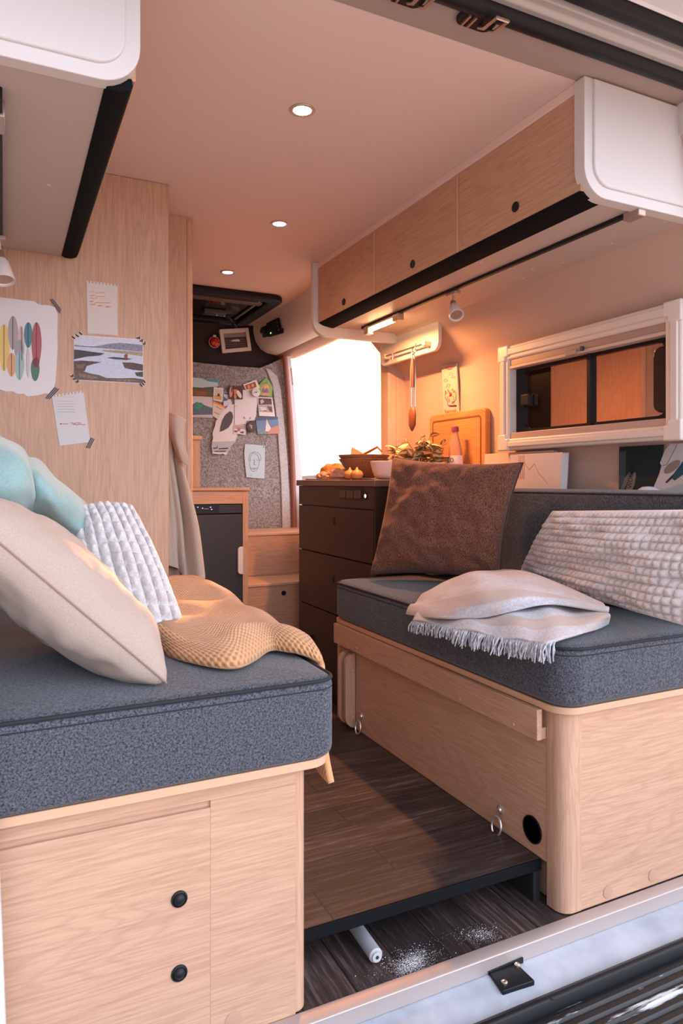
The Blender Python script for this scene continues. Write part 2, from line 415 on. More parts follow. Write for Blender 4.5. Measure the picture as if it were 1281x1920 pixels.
# raised floor platform between the benches
t = sthing('trim_1', (.9, 1.42, 0))
struct('step_deck', bx(.50, 1.268, 1.424, 2.71, .088, ZR), floorX, t)
struct('step_nosing', bx(.50, 1.268, 1.418, 1.426, .083, ZR+.001), black_mt, t, bevel=.002)
b = nb(); box(b, 1.246, 1.268, 1.425, 2.70, .0, .088); box(b, .568, .588, 1.46, 2.70, 0, .088)
struct('step_support', b, dark_pl, t)
b = nb(); lathe(b, [(.004, 0), (.004, -.002), (.002, -.003)], (1.246, 1.50, .06), 'X', 10); struct('screw', b, grey_pl, t)
# ceiling with headlining, stops at the rear door frame
struct('ceiling', bx(-.42, 1.80, 1.372, 4.75, ZC, ZC+.05), lining)
# right wall, curved section, from the rear corner to the side door
prof = [(1.975, .0), (1.965, 1.0), (1.955, 1.55), (1.945, 1.64), (1.925, 1.685), (1.900, 1.703), (1.885, 1.725), (1.868, 1.75), (1.835, 1.79), (1.77, 1.855), (1.73, 1.95), (1.70, 2.06), (1.69, 2.16)]
def profwall(bm, y0, y1, prof=prof, th=.05):
    return prism(bm, prof+[(x+th, z) for x, z in prof[::-1]], 'Y', y0, y1)
struct('wall_right', profwall(nb(), 1.30, 3.31), wall_m, ang=50)
struct('wall_left', bx(-.42, -.36, 1.30, 4.75, -.06, 2.2), wall_m)
# sill below the side door and wall beyond it
struct('trim_2', bx(1.90, 2.0, 3.29, 4.62, -.05, 1.02), kit_side)
# side door pillar towards the bench
b = nb(); prism(b, [(3.24, .9), (3.315, .9), (3.33, 1.30), (3.335, 1.72), (3.36, 1.99), (3.25, 1.99), (3.24, 1.7)], 'X', 1.845, 1.90)
box(b, 1.89, 2.02, 3.24, 3.312, .9, 2.06); struct('trim_3', b, wall_m, bevel=.01, seg=3)
# far pillar of the side door (white body) and its rubber seal
b = nb(); prism3(b, [pY(u, v, 4.44) for u, v in [(538, 660), (545, 664), (549, 705), (555, 770), (560, 825), (566, 885), (569, 925), (572, 1010), (548, 1010), (548, 900), (542, 760), (536, 700)]], (.004, .05, 0))
struct('trim_4', b, flat((.62, .62, .66), .35), smooth=False)
b = nb(); tube(b, [pY(u, v, 4.405) for u, v in [(533, 655), (536, 690), (540, 735), (544, 785), (547, 835), (549, 880), (551, 940), (552, 1010)]], .019, 12)
struct('trim_5', b, flat((.30, .12, .09), .5))
b = nb(); prism3(b, [pY(u, v, 4.438) for u, v in [(545, 690), (547.5, 690), (551, 722), (548.5, 722)]], (0, .002, 0)); struct('trim_6', b, flat((.45, .17, .12), .4), bevel=.003)
# door header: curved lining above the side door, seal and rail beneath
hp = [(1.50, 2.16), (1.50, 2.10), (1.515, 2.04), (1.55, 1.99), (1.60, 1.965), (1.66, 1.957), (1.72, 1.955)]
b = nb(); prism(b, hp+[(1.80, 1.99), (1.80, 2.2)], 'Y', 2.97, 4.46); struct('wall_side', b, cream_pl, ang=50)
b = nb(); prism(b, [(1.66, 1.958), (1.70, 1.945), (1.86, 1.975), (1.90, 1.99), (1.90, 2.06), (1.72, 2.06)], 'Y', 2.96, 4.62); struct('trim_7', b, flat((.30, .13, .085), .5), bevel=.006)
struct('wall_roof', bx(1.69, 2.02, 1.30, 4.62, 2.065, 2.2), white_pl)
# partition to the cab: dark carpet above, grey felt below
struct('wall_back', bx(-.36, 1.735, 4.50, 4.60, -.06, 2.2), dark_felt)
b = nb(); FP = PLN((1.3, 4.42, 1.2), (0, -1, .03))
fel = [(60, 1040), (60, 640), (340, 676), (372, 680), (430, 686), (488, 690), (505, 683), (516, 678), (530, 672), (538, 740), (546, 850), (550, 930), (552, 1010)]
prism3(b, [FP(u, v) for u, v in fel], (0, .07, 0)); struct('wall_felt', b, felt, smooth=False)
b = nb(); band = [(498, 690), (507, 693), (520, 705), (527, 730), (533, 790), (539, 850), (543, 920), (545, 1000), (530, 1000), (527, 900), (522, 830), (517, 770), (511, 722)]
prism3(b, [FP(u, v, .012) for u, v in band], (0, .012, 0)); struct('trim_8', b, felt_pale, bevel=.006, seg=3)

# rear door frame above the camera's near side: lining band, seals, painted gutter
zt = ZC
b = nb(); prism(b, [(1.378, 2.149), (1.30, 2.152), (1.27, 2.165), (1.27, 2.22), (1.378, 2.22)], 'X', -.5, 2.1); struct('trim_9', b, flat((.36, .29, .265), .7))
b = nb(); tube(b, [(-.5, 1.262, 2.162), (2.1, 1.262, 2.162)], .026, 14); struct('trim_10', b, black_pl)
b = nb(); prism(b, [(1.245, 2.16), (1.215, 2.150), (1.205, 2.158), (1.178, 2.150), (1.165, 2.17), (1.165, 2.24), (1.245, 2.24)], 'X', -.5, 2.1); struct('trim_11', b, flat((.50, .49, .49), .35), bevel=.003)
b = nb(); prism(b, [(1.168, 2.158), (1.150, 2.140), (1.125, 2.142), (1.112, 2.16), (1.112, 2.2), (1.168, 2.2)], 'X', -.5, 2.1); struct('trim_12', b, black_pl, bevel=.006, seg=3)
b = nb(); prism(b, [(1.112, 2.162), (1.10, 2.152), (1.095, 2.158), (.99, 2.148), (.80, 2.12), (.80, 2.20), (1.112, 2.22)], 'X', -.5, 2.3); struct('trim_13', b, flat((.74, .77, .82), .3))
# rear pillar, left edge of the picture
b = nb(); prism(b, [(-.30, -.05), (.012, -.05), (-.002, .35), (-.02, .8), (-.30, .8)], 'Y', 1.22, 1.30); struct('trim_14', b, flat((.70, .74, .80), .3), bevel=.01)
# rear sill: steel strip, painted ledge, black seal and ribbed bumper
b = nb(); prism(b, [(1.336, -.002), (1.336, .003), (1.303, .003), (1.300, .001), (1.299, -.034), (1.303, -.034), (1.304, -.002)], 'X', -.4, 2.1); struct('trim_15', b, flat((.52, .45, .43), .5, .6), bevel=.001)
b = nb(); prism(b, [(1.31, -.034), (1.235, -.038), (1.215, -.050), (1.19, -.052), (1.19, -.12), (1.31, -.12)], 'X', -.4, 2.1); struct('trim_16', b, sill_paint, bevel=.006, seg=3)
b = nb(); prism(b, [(1.197, -.035), (1.185, -.030), (1.176, -.032), (1.168, -.052), (1.168, -.1), (1.197, -.1)], 'X', -.4, 2.3); struct('trim_17', b, black_pl, bevel=.003)
b = nb(); pr_ = [(1.17, -.058)]
for i in range(9): y = 1.16-i*.026; pr_ += [(y, -.058), (y-.005, -.052), (y-.016, -.052), (y-.021, -.058)]
prism(b, pr_+[(.91, -.12), (1.17, -.12)], 'X', -.4, 2.4); struct('trim_18', b, bumper_m)
b = nb(); lathe(b, [(.006, 0), (.006, .002), (.003, .003)], pZ(1034, 1872, -.034), 'Z', 12); top(obj('rivet', b, dark_pl), 'small black rivet in the seal in front of the painted sill', 'rivet')
# outdoor world
b = nb(); box(b, -300, 300, -60, 600, -.75, -.7); struct('ground', b, scuffed('pale dusty ground', (.42, .40, .38), (.58, .55, .52), .8, .3, .7, .9))
hl = nb(); rng = random.Random(4); prev = None
for i in range(61):
    x = -150+i*10; h = 3.5+4*noise.noise(Vector((i*.17, 3, 0)))+2.5
    cur = [hl.verts.new((x, 430, -1)), hl.verts.new((x, 455, h)), hl.verts.new((x, 520, h*.8)), hl.verts.new((x, 560, -1))]
    if prev:
        for k in range(3): hl.faces.new([prev[k], cur[k], cur[k+1], prev[k+1]])
    prev = cur
ho = obj('hills', hl, flat((.16, .15, .16), .9)); ho['kind'] = 'structure'

# ================================================================= CEILING THINGS
glow = flat((1.0, .80, .55), .5, emit=14); glass_rim = flat((.75, .66, .58), .25, .6)
spots = [(567, 206, 'round recessed ceiling light nearest the camera, over the aisle'), (524, 419, 'round recessed ceiling light in the middle, beside the overhead doors'), (427, 510, 'round recessed ceiling light just before the black roof hatch')]
for u, v, lb in spots:
    p = pZ(u, v, ZC); t = thing('ceiling_light', lb, 'ceiling light', p, 'recessed ceiling lights')
    b = nb(); ringf(b, ell(p.x, p.y, .036, .036, n=32), ell(p.x, p.y, .026, .026, n=32), 'Z', ZC-.004, ZC-.0002); obj('rim', b, steel, t, bevel=.0015)
    b = nb(); lathe(b, [(.0255, -.001), (.0255, -.002), (.015, -.0028)], (p.x, p.y, ZC), 'Z', 28); obj('lens', b, glow, t)
    l = bpy.data.lights.new('ceiling_lamp', 'SPOT'); l.energy = 4.0; l.color = (1, .66, .45); l.spot_size = math.radians(150); l.spot_blend = .8; l.shadow_soft_size = .03
    lo = bpy.data.objects.new('ceiling_lamp', l); C.objects.link(lo); lo.parent = t; lo.location = (0, 0, -.012)
# roof hatch
t = thing('roof_hatch', 'black framed roof hatch in the far ceiling', 'roof hatch', (1.1, 4.0, ZC-.05))
yo, yi = (3.68, 4.42), (3.755, 4.35)
b = nb(); ringf(b, rr(.70, 1.43, 3.68, 4.40, .07), rr(.77, 1.355, 3.755, 4.33, .04), 'Z', ZC-.035, ZC-.0005); obj('frame', b, black_pl, t, bevel=.01, seg=3)
obj('pane', bx(.765, 1.36, 3.75, 4.335, ZC-.006, ZC-.001), flat((.015, .014, .018), .12), t)
obj('blind_rail', bx(.78, 1.35, 3.84, 3.90, ZC-.022, ZC-.008), flat((.12, .09, .08), .4), t, bevel=.004)
b = nb(); box(b, 1.315, 1.33, 3.8, 4.3, ZC-.02, ZC-.008); obj('guide_rail', b, flat((.3, .28, .3), .3, .6), t, bevel=.003)
b = nb(); box(b, 1.08, 1.22, 4.12, 4.20, ZC-.035, ZC-.007); obj('latch', b, flat((.06, .065, .08), .4), t, bevel=.006)
b = nb(); p0 = pY(425, 590, 4.30); p1 = pY(443, 612, 4.38); tube(b, [p0+Vector((0, 0, .02)), p0, p1], [.02, .018, .014], 8); obj('handle', b, black_pl, t)
for u in (414, 431): obj('screw', lathe(nb(), [(.006, 0), (.006, -.004), (.003, -.006)], Vector((pZ(u, 583, ZC-.03).x, 4.16, ZC-.035)), 'Z', 10), flat((.8, .8, .85), .2, .8), t)
# door catches on the rear frame
def catch(x, lb, g):
    t = thing('door_catch', lb, 'door catch', (x, 1.29, 2.13), g)
    b = nb(); prism(b, rr(x-.05, x+.045, 1.268, 1.318, .02, 5), 'Z', 2.141, 2.152); obj('housing', b, black_pl, t, bevel=.003)
    b = nb(); tube(b, [(x+.012, 1.305, 2.142), (x+.012, 1.285, 2.128), (x+.010, 1.235, 2.122), (x+.040, 1.235, 2.122), (x+.042, 1.285, 2.128), (x+.042, 1.305, 2.142)], .0042, 8); obj('hoop', b, flat((.66, .50, .42), .3, .9), t)
    b = nb()
    for k in (-.034, -.018): box(b, x+k, x+k+.005, 1.275, 1.31, 2.136, 2.142)
    obj('spring', b, flat((.5, .40, .32), .35, .8), t)
catch(pZ(900, 48, 2.13).x, 'metal door catch under the black roof seal, the fully visible one', 'door catches'); catch(pZ(765, 2, 2.13).x, 'metal door catch cut off by the top edge of the picture', 'door catches')
# ================================================================= OVERHEAD LOCKERS
XO = 1.36; OZ0 = 1.85
t = thing('overhead_locker', 'long oak overhead locker with three push button doors along the right side', 'overhead locker', (1.55, 2.2, 1.85))
obj('underside', bx(1.42, 1.80, 1.38, 3.06, OZ0-.002, OZ0+.012), under_m, t)
obj('body', bx(XO+.02, 1.70, 1.39, 3.05, OZ0+.01, ZC), oakY, t)
obj('top_fillet', bx(XO-.006, XO+.02, 1.38, 3.06, 2.122, ZC), lining, t, bevel=.002)
seams = [1.368, 1.922, 2.501, 3.062]
for i in range(3):
    d = obj('door', bx(XO-.002, XO+.018, seams[i]+.0035, seams[i+1]-.006, 1.862, 2.122), oakY, t, bevel=.0015)
    obj('seam_bead', bx(XO-.006, XO+.01, seams[i+1]-.004, seams[i+1]+.0005, 1.862, 2.122), edge_m, d)
    u, v = ((967, 388), (774, 495), (645, 566))[i]; p = pX(u, v, XO-.003)
    b = nb(); lathe(b, [(.015, 0), (.015, -.0025), (.011, -.003), (.010, -.0015), (.0, -.0015)][:4], p, 'X', 24); obj('push_button', b, black_pl, d)
b = nb(); pts = [(XO-.004, 1.862)]+[(XO+.0+.062*(1-math.cos(a))*1.0, 1.862-.014*math.sin(a)) for a in [PI/2*k/6 for k in range(7)]]
prism(b, [(XO-.002, 1.863), (XO+.004, 1.858), (XO+.022, 1.850), (XO+.055, 1.844), (XO+.075, 1.842), (XO+.08, 1.852), (XO+.03, 1.865)], 'Y', 1.375, 3.065); obj('edge_strip', b, black_mt, t)
def endpanel(parent, y0, y1, x0, x1, z0, z1, mir=False, face=-1):
    rs = (.02, .002, .075, .01) if not mir else (.002, .02, .01, .075)
    o = rr(x0, x1, z0, z1, .05, 8, rs); d = .028
    i_ = rr(x0+d, x1+.2 if not mir else x1-d, z0+d, z1+.2, .05, 8, (.02, .002, .06, .01) if not mir else (.002, .02, .01, .06)) if not mir else rr(x0-.2, x1-d, z0+d, z1+.2, .05, 8, (.002, .02, .01, .06))
    b = nb(); prism(b, o, 'Y', y0, y1); e = obj('end_panel', b, white_pl, parent, bevel=.005, seg=3)
    c = rr(x0+d, x1-.005, z0+d, z1-.003, .05, 8, (.004, .004, .055, .004)) if not mir else rr(x0+.005, x1-d, z0+d, z1-.003, .05, 8, (.004, .004, .004, .055))
    b = nb(); prism(b, c, 'Y', y0-.007, y0+.004); obj('raised_panel', b, white_pl, e, bevel=.006, seg=3)
endpanel(t, 1.348, 1.385, XO-.012, 1.92, 1.842, 2.148)
b = nb(); prism(b, rr(XO-.03, 1.80, 1.80, 2.148, .05, 8, (.01, .002, .07, .02)), 'Y', 3.062, 3.09); obj('end_panel', b, white_pl, t, bevel=.005, seg=3, label='white end panel at the kitchen end')
for u, v in ((903, 491), (999, 505), (1055, 492), (981, 522), (1147, 456), (1246, 415), (915, 550), (857, 600)):
    p = pZ(u, v, OZ0-.002); b = lathe(nb(), [(.005, 0), (.005, -.001), (.003, -.0018)], p, 'Z', 10); obj('screw_cap', b, white_pl, t)
# light track under the right locker
tk = thing('light_track', 'thin black light track under the right overhead locker', 'light track', (1.6, 2.2, OZ0-.015))
a = pZ(1180, 404, OZ0-.01); e = pZ(690, 612, OZ0-.01); xt = (a.x+e.x)/2
obj('rail', bx(xt-.008, xt+.008, a.y, 3.0, OZ0-.013, OZ0-.002), black_pl, tk, bevel=.001)
obj('end_cap', bx(xt-.012, xt+.016, a.y-.045, a.y+.01, OZ0-.026, OZ0-.001), flat((.45, .36, .33), .3, .6), tk, bevel=.003)
# bar lamp
y0 = pZ(678, 620, OZ0-.03).y; y1 = pZ(748, 594, OZ0-.03).y
t = thing('bar_lamp', 'glowing warm bar lamp under the far end of the overhead locker', 'lamp', (xt, (y0+y1)/2, OZ0-.05))
ya, yb = sorted((y0, y1)); yb = min(yb, 3.055)
b = nb(); box(b, xt-.016, xt+.016, ya, ya+.05, OZ0-.042, OZ0-.012); box(b, xt-.016, xt+.016, yb-.04, yb, OZ0-.05, OZ0-.012); box(b, xt-.012, xt+.012, ya+.04, yb-.03, OZ0-.022, OZ0-.013); obj('housing', b, flat((.6, .47, .40), .3, .5), t, bevel=.003)
b = nb(); tube(b, [(xt, ya+.05, OZ0-.033), (xt, yb-.04, OZ0-.033)], .008, 12); obj('tube', b, flat((1, .62, .28), .5, emit=22), t)
l = bpy.data.lights.new('bar_lamp_light', 'AREA'); l.shape = 'RECTANGLE'; l.size = .03; l.size_y = yb-ya-.1; l.energy = 18; l.color = (1, .38, .13)
lo = bpy.data.objects.new('bar_lamp_light', l); C.objects.link(lo); lo.parent = t; lo.location = (0, 0, .012-.008)
# spot lamp on the track
def spotlamp(p, s, lb, d=(-.25, -.75, -1)):
    p = Vector(p); t = thing('spot_lamp', lb, 'lamp', p+Vector((0, 0, -.09*s)))
    b = nb(); box(b, p.x-.014*s, p.x+.014*s, p.y-.03*s, p.y+.03*s, p.z-.012, p.z); obj('track_adapter', b, flat((.5, .40, .36), .35, .6), t, bevel=.002)
    b = nb(); tube(b, [p+Vector((0, 0, -.01)), p+Vector((0, 0, -.045*s))], .004*s, 8); obj('stem', b, steel, t)
    M = aim(d); c = p+Vector((0, 0, -.045*s))
    b = nb(); lathe(b, [(.010*s, -.012*s), (.012*s, 0), (.014*s, .02*s)], c, M, 20); obj('collar', b, flat((.35, .24, .2), .35, .5), t)
    b = nb(); lathe(b, [(.015*s, .012*s), (.020*s, .02*s), (.029*s, .07*s), (.0285*s, .073*s), (.024*s, .071*s), (.022*s, .066*s)], c, M, 24); sh = obj('shade', b, flat((.74, .70, .70), .35), t)
    b = nb(); lathe(b, [(.0225*s, .066*s), (.0225*s, .068*s), (.010*s, .067*s)], c, M, 20); obj('bulb', b, flat((.55, .38, .32), .3, .5), sh)
spotlamp(Vector((xt+.012, pZ(852, 548, OZ0-.012).y, OZ0-.012)), 1.0, 'small white spot lamp hanging from the track on the right')

# left overhead locker
XL = .232
t = thing('overhead_locker', 'white ended overhead locker cut off at the top left', 'overhead locker', (-.1, 1.9, 1.85))
obj('underside', bx(-.355, XL-.04, 1.38, 2.484, OZ0-.002, OZ0+.012), under_m, t)
obj('body', bx(-.355, XL-.024, 1.39, 2.48, OZ0+.01, ZC), oakY, t)
b = nb(); prism(b, [(XL-.010, 1.856), (XL-.016, 1.846), (XL-.03, 1.840), (XL-.052, 1.840), (XL-.062, 1.846), (XL-.05, 1.862), (XL-.012, 1.87)], 'Y', 1.375, 2.478); obj('edge_strip', b, black_mt, t, bevel=.002)
obj('door', bx(XL-.022, XL-.004, 1.38, 2.478, 1.868, 2.14), oakY, t, bevel=.0015)
endpanel(t, 1.352, 1.385, -.355, XL, 1.842, 2.148, True)
for u, v in ((91, 347), (75, 479)): obj('screw_cap', lathe(nb(), [(.005, 0), (.005, -.001), (.003, -.0018)], pZ(u, v, OZ0-.002), 'Z', 10), white_pl, t)
t = thing('light_track', 'black light track at the left edge of the picture', 'light track', (-.03, 2.0, 1.82))
obj('rail', bx(-.035, -.003, 1.47, 2.38, OZ0-.03, OZ0-.002), black_pl, t, bevel=.002)
obj('end_cap', bx(-.036, .002, 1.52, 1.60, OZ0-.036, OZ0-.003), flat((.45, .42, .42), .3, .6), t, bevel=.003)
spotlamp((-.012, 2.30, OZ0-.03), 1.15, 'grey spot lamp cut off by the left edge of the picture', (.12, -.3, -1))
# ================================================================= TALL CABINETS (left)
TY = 2.486; TX = .524
t = thing('tall_cabinet', 'full height oak cabinet with papers taped to its face, behind the left bench', 'cabinet', (.1, 2.6, 0))
obj('body', bx(-.355, TX, TY, 2.755, 0, ZC-.001), oakZ, t, bevel=.002)
t = thing('tall_cabinet', 'narrow oak cabinet beyond the papered one, where the coat hangs', 'cabinet', (.2, 3.1, 0))
b = nb(); prism(b, rr(-.355, .679, 2.758, 3.50, .02, 5, (.02, .001, .001, .018)), 'Z', 0, ZC-.001); obj('body', b, oakZ, t)
obj('edge_strip', bx(.652, .6545, 2.7565, 2.7585, .01, ZC-.01), flat((.35, .19, .11), .5), t)
# ================================================================= LEFT BENCH
BZ = .53
t = thing('bench_cabinet', 'pale oak bench base on the left with two black knobs', 'bench', (.1, 1.9, 0))
ZS = .0035
b = nb(); box(b, -.36, .545, Y1+.001, TY-.004, ZS, BZ-.018); obj('body', b, oakX, t)
b = nb(); prism(b, rr(.541, .569, Y1-.0, 2.48, .02, 6, (.002, .002, .002, .024)), 'Z', ZS, BZ-.018); obj('corner_post', b, oakZ, t)
b = nb(); box(b, -.36, .5405, Y1-.0075, Y1+.0015, .480, BZ-.018); obj('front_rail', b, oakX, t, bevel=.001)
b = nb(); box(b, .362, .5405, Y1-.0045, Y1+.0015, ZS, .480); obj('front_panel', b, oakX, t)
b = nb(); prism(b, rr(-.36, .618, 1.312, 2.482, .03, 6, (.002, .002, .002, .05)), 'Z', BZ-.018, BZ); obj('seat_board', b, edge_m, t, bevel=.004, seg=3)
d = obj('door', bx(-.36, .3612, Y1-.007, Y1+.001, ZS, .466), oakX, t, bevel=.001)
for u, v in ((336, 1685), (336, 1824)):
    p = pY(u, v, Y1-.007); b = nb(); lathe(b, [(.0155, 0), (.0155, -.003), (.0125, -.004), (.0115, -.0025), (.009, -.007), (.004, -.0095)], p, 'Y', 26); obj('knob', b, black_pl, d)
p = pY(438, 1912, Y1-.004); b = nb(); lathe(b, [(.0175, 0), (.0175, -.0015), (.0155, -.002)], p, 'Y', 24); obj('screw_cover', b, flat((.47, .28, .20), .5), t)
CX1 = .622; KT0 = 1.108
t = thing('seat_cushion', 'charcoal grey seat cushion on the left bench', 'cushion', (.1, 1.9, BZ))
obj('cover', rbox_cushion(-.36, CX1, 1.298, 2.478, BZ+.001, .700, .045, .022, .012), grey_cloth, t, ang=60)
b = piping(-.36, CX1, 1.298, 2.478, .693, .045, .0042, .002); obj('piping', b, piping_m, t)
b = piping(-.36, CX1, 1.298, 2.478, .676, .045, .0016, .0005); obj('stitching', b, piping_m, t)
t = thing('back_cushion', 'charcoal back cushion in the shade behind the beige pillow', 'cushion', (-.3, 1.9, .7))
obj('cover', rbox_cushion(-.358, -.20, 1.31, 2.47, .716, 1.0, .03, .03, .004), grey_cloth, t, ang=60)
# ================================================================= RIGHT BENCH
t = thing('bench_cabinet', 'oak bench base on the right with a wooden rail and two steel rings', 'bench', (1.6, 2.0, 0))
XBW = 1.95
b = nb(); box(b, XB, 1.29, 1.40, 2.655, ZR+.001, BZ-.018); obj('side_panel', b, oakY, t)
b = nb(); prism(b, rr(1.2675, 1.33, Y1, 1.40, .04, 8, (.002, .002, .035, .002)), 'Z', ZS, BZ-.018); obj('corner_post', b, oakZ, t)
obj('rear_panel', bx(1.318, XBW, Y1+.001, Y1+.02, ZS, BZ-.018), oakX, t)
obj('carcass', bx(1.292, XBW, 1.43, 2.65, ZS, BZ-.02), oakY, t)
b = nb(); prism(b, rr(1.252, XBW, 1.322, 2.66, .05, 8, (.002, .03, .06, .002)), 'Z', BZ-.018, BZ); obj('seat_board', b, edge_m, t, bevel=.004, seg=3)
obj('end_strip', bx(1.262, 1.275, 2.628, 2.652, ZR+.002, BZ-.019), oakZ, t, bevel=.002)
# rail with spacer
b = nb(); box(b, 1.235, 1.252, 1.398, 2.63, .432, .512); r_ = obj('rail', b, oakY, t, bevel=.0015)
b = nb(); box(b, 1.2525, 1.2695, 1.402, 2.62, .432, .462); obj('spacer', b, oakY, r_, bevel=.001)
for u, v in ((669, 1215), (727, 1246), (863, 1311), (963, 1358)): obj('screw_cap', lathe(nb(), [(.005, 0), (.005, -.0012), (.0035, -.002)], pX(u, v, 1.235), 'X', 12), edge_m, r_)
for u, v in ((1140, 1672), (1224, 1641)):
    b = nb(); lathe(b, [(.0165, 0), (.0165, -.0015), (.0145, -.002)], pY(u, v, Y1+.001), 'Y', 24); obj('screw_cover', b, flat((.47, .28, .20), .5), t)
p = pX(999, 1555, XB); b = nb(); ringf(b, ell(p.y, p.z, .036, .036, n=36), ell(p.y, p.z, .033, .033, n=36), 'X', XB-.0035, XB-.0001); obj('vent_ring', b, black_pl, t)
b = nb(); lathe(b, [(.0332, -.0005), (.0332, -.0015), (.01, -.0018)], p, 'X', 36); obj('vent_hole', b, flat((.002, .002, .003), 1, spec=0), t)
def ring(u, v, tilt):
    p = pX(u, v, XB); r = obj('ring_mount', lathe(nb(), [(.0135, 0), (.0135, -.002), (.008, -.0035), (.0065, -.008), (.003, -.0095)], p+Vector((0, 0, .026)), 'X', 20), chrome, t)
    b = nb(); c = p+Vector((-.012, tilt, -.006)); tube(b, [c+Vector((-.008+.004*math.sin(a), .020*math.cos(a), .025*math.sin(a)-.008)) for a in [2*PI*k/28 for k in range(28)]], .0030, 8, True); obj('ring', b, chrome, r)
ring(679, 1355, -.004); ring(939, 1535, -.006)
# folding table legs at the far end of the right bench
t = thing('folding_bracket', 'pair of rounded oak boards standing at the far end of the right bench', 'bracket', (1.25, 2.56, ZR))
for k, (yy, xx) in enumerate(((2.49, 1.222), (2.545, 1.222))):
    b = nb(); prism(b, rr(xx-.002*k, XB-.0005, ZR+.006, .415, .04, 8, (.004, .045, .045, .004)), 'Y', yy, yy+.018); q = obj('board', b, oakZ, t, bevel=.0015)
    if not k:
        for z in (.16, .25, .345): obj('screw_cap', lathe(nb(), [(.0045, 0), (.0045, -.001), (.003, -.002)], (1.256, yy, z), 'Y', 12), edge_m, q)
t = thing('seat_cushion', 'charcoal grey seat cushion on the right bench under the fringed throw', 'cushion', (1.6, 2.0, BZ))
obj('cover', rbox_cushion(1.238, 1.955, 1.305, 2.662, BZ+.001, .690, .075, .03, .012), grey_cloth, t, ang=60)
obj('piping', piping(1.238, 1.955, 1.305, 2.662, .681, .075, .004, .003), piping_m, t)
obj('stitching', piping(1.238, 1.955, 1.305, 2.662, .665, .075, .0015, .0005), piping_m, t)
t = thing('back_cushion', 'charcoal backrest cushion along the right wall below the window', 'cushion', (1.8, 2.0, .7))
obj('cover', rbox_cushion(1.745, 1.862, 1.31, 2.42, .704, 1.068, .02, .02, .006), grey_cloth, t, ang=60)
obj('piping', piping(1.745, 1.862, 1.31, 2.42, 1.060, .02, .003, .003), piping_m, t)
t = obj('wall_shelf', bx(1.866, 1.957, 1.35, 2.43, .93, .99), oakY, bevel=.002); top(t, 'oak ledge behind the right backrest, holding the books', 'shelf')
t = obj('side_box', bx(1.60, 1.955, 2.435, 2.655, .712, KT0-.001), oakY, bevel=.002); top(t, 'oak box between the backrest and the kitchen unit, behind the brown pillow', 'box')
# ================================================================= KITCHEN UNIT
KX = 1.455; KY0, KY1 = 2.672, 3.545; KT = 1.108
t = thing('kitchen_unit', 'dark brown kitchen unit with drawers in front of the side door', 'kitchen unit', (1.65, 3.1, 0))
obj('carcass', bx(KX+.018, 1.90, KY0+.015, KY1, .002, KT-.03), kit_m, t)
obj('side_panel', bx(KX+.001, 1.90, KY0, KY0+.0149, .002, KT-.03), kit_side, t)
obj('control_fascia', bx(KX, KX+.017, KY0+.016, KY1, .978, KT-.031), kit_m, t, bevel=.001)
dr = [(.738, .972, KY0+.020, KY1-.003, 'l'), (.452, .732, KY0+.020, KY1-.003, 'l'), (.05, .446, 3.02+.004, KY1-.003, 'k'), (.05, .446, KY0+.020, 3.02, 'n')]
for i, (z0, z1, ya, yb, kd) in enumerate(dr):
    d = obj('drawer' if kd == 'l' else 'cupboard_door', bx(KX-.001, KX+.016, ya, yb, z0, z1), kit_m, t, bevel=.0015)
    if kd == 'l':
        p = pX((626, 625)[i], (977, 1086)[i], KX-.001); b = nb(); tube(b, [p+Vector((-.002, .007*math.cos(a), .017*math.sin(a))) for a in [2*PI*k/20 for k in range(20)]], .002, 6, True); obj('latch', b, dark_pl, d)
    if kd == 'k':
        p = pX(586, 1195, KX-.001); b = nb(); lathe(b, [(.012, 0), (.012, -.004), (.016, -.012), (.010, -.018)], p, 'X', 18); obj('knob', b, black_pl, d)
t = obj('worktop', bx(KX-.012, 1.925, KY0-.014, KY1+.012, KT-.030, KT), flat((.20, .125, .10), .35), bevel=.003); top(t, 'thin brown worktop lying on the kitchen unit', 'worktop')
t = obj('hob_cover', bx(KX+.03, 1.83, 3.10, KY1-.02, KT+.0005, KT+.008), flat((.45, .30, .24), .15), bevel=.002); top(t, 'flat glass hob cover set on the worktop by the side door', 'hob cover')
# switches on the fascia
t = thing('switch_panel', 'row of three rocker switches on the kitchen unit', 'switch', (KX-.003, 2.87, 1.03))
a = pX(638, 914, KX); e = pX(680, 943, KX)
obj('frame', bx(KX-.004, KX-.0002, min(a.y, e.y), max(a.y, e.y), 1.015, 1.068), dark_pl, t, bevel=.001)
yy0, yy1 = min(a.y, e.y), max(a.y, e.y); w_ = (yy1-yy0)/3
for k in range(3):
    b = bx(KX-.010, KX-.0042, yy0+w_*k+.006, yy0+w_*(k+1)-.006, 1.022, 1.061); obj('rocker', b, flat((.09, .055, .045), .4), t, bevel=.003)
t = thing('charging_socket', 'small round lit charging socket right of the rocker switches', 'socket', (KX, 2.78, 1.04))
p = pX(687, 930, KX); b = nb(); lathe(b, [(.014, 0), (.014, -.004), (.010, -.005)], p, 'X', 24, sc=(1, 1.15)); obj('rim', b, dark_pl, t)
b = nb(); lathe(b, [(.0085, -.005), (.0085, -.0065), (.004, -.007)], p, 'X', 20); i_ = obj('insert', b, flat((1, .75, .62), .4, emit=1.4), t)
b = nb()
for dz in (.004, -.004): box(b, p.x-.0078, p.x-.0068, p.y-.0025, p.y+.0025, p.z+dz-.0018, p.z+dz+.0018)
obj('slot', b, dark_pl, i_)
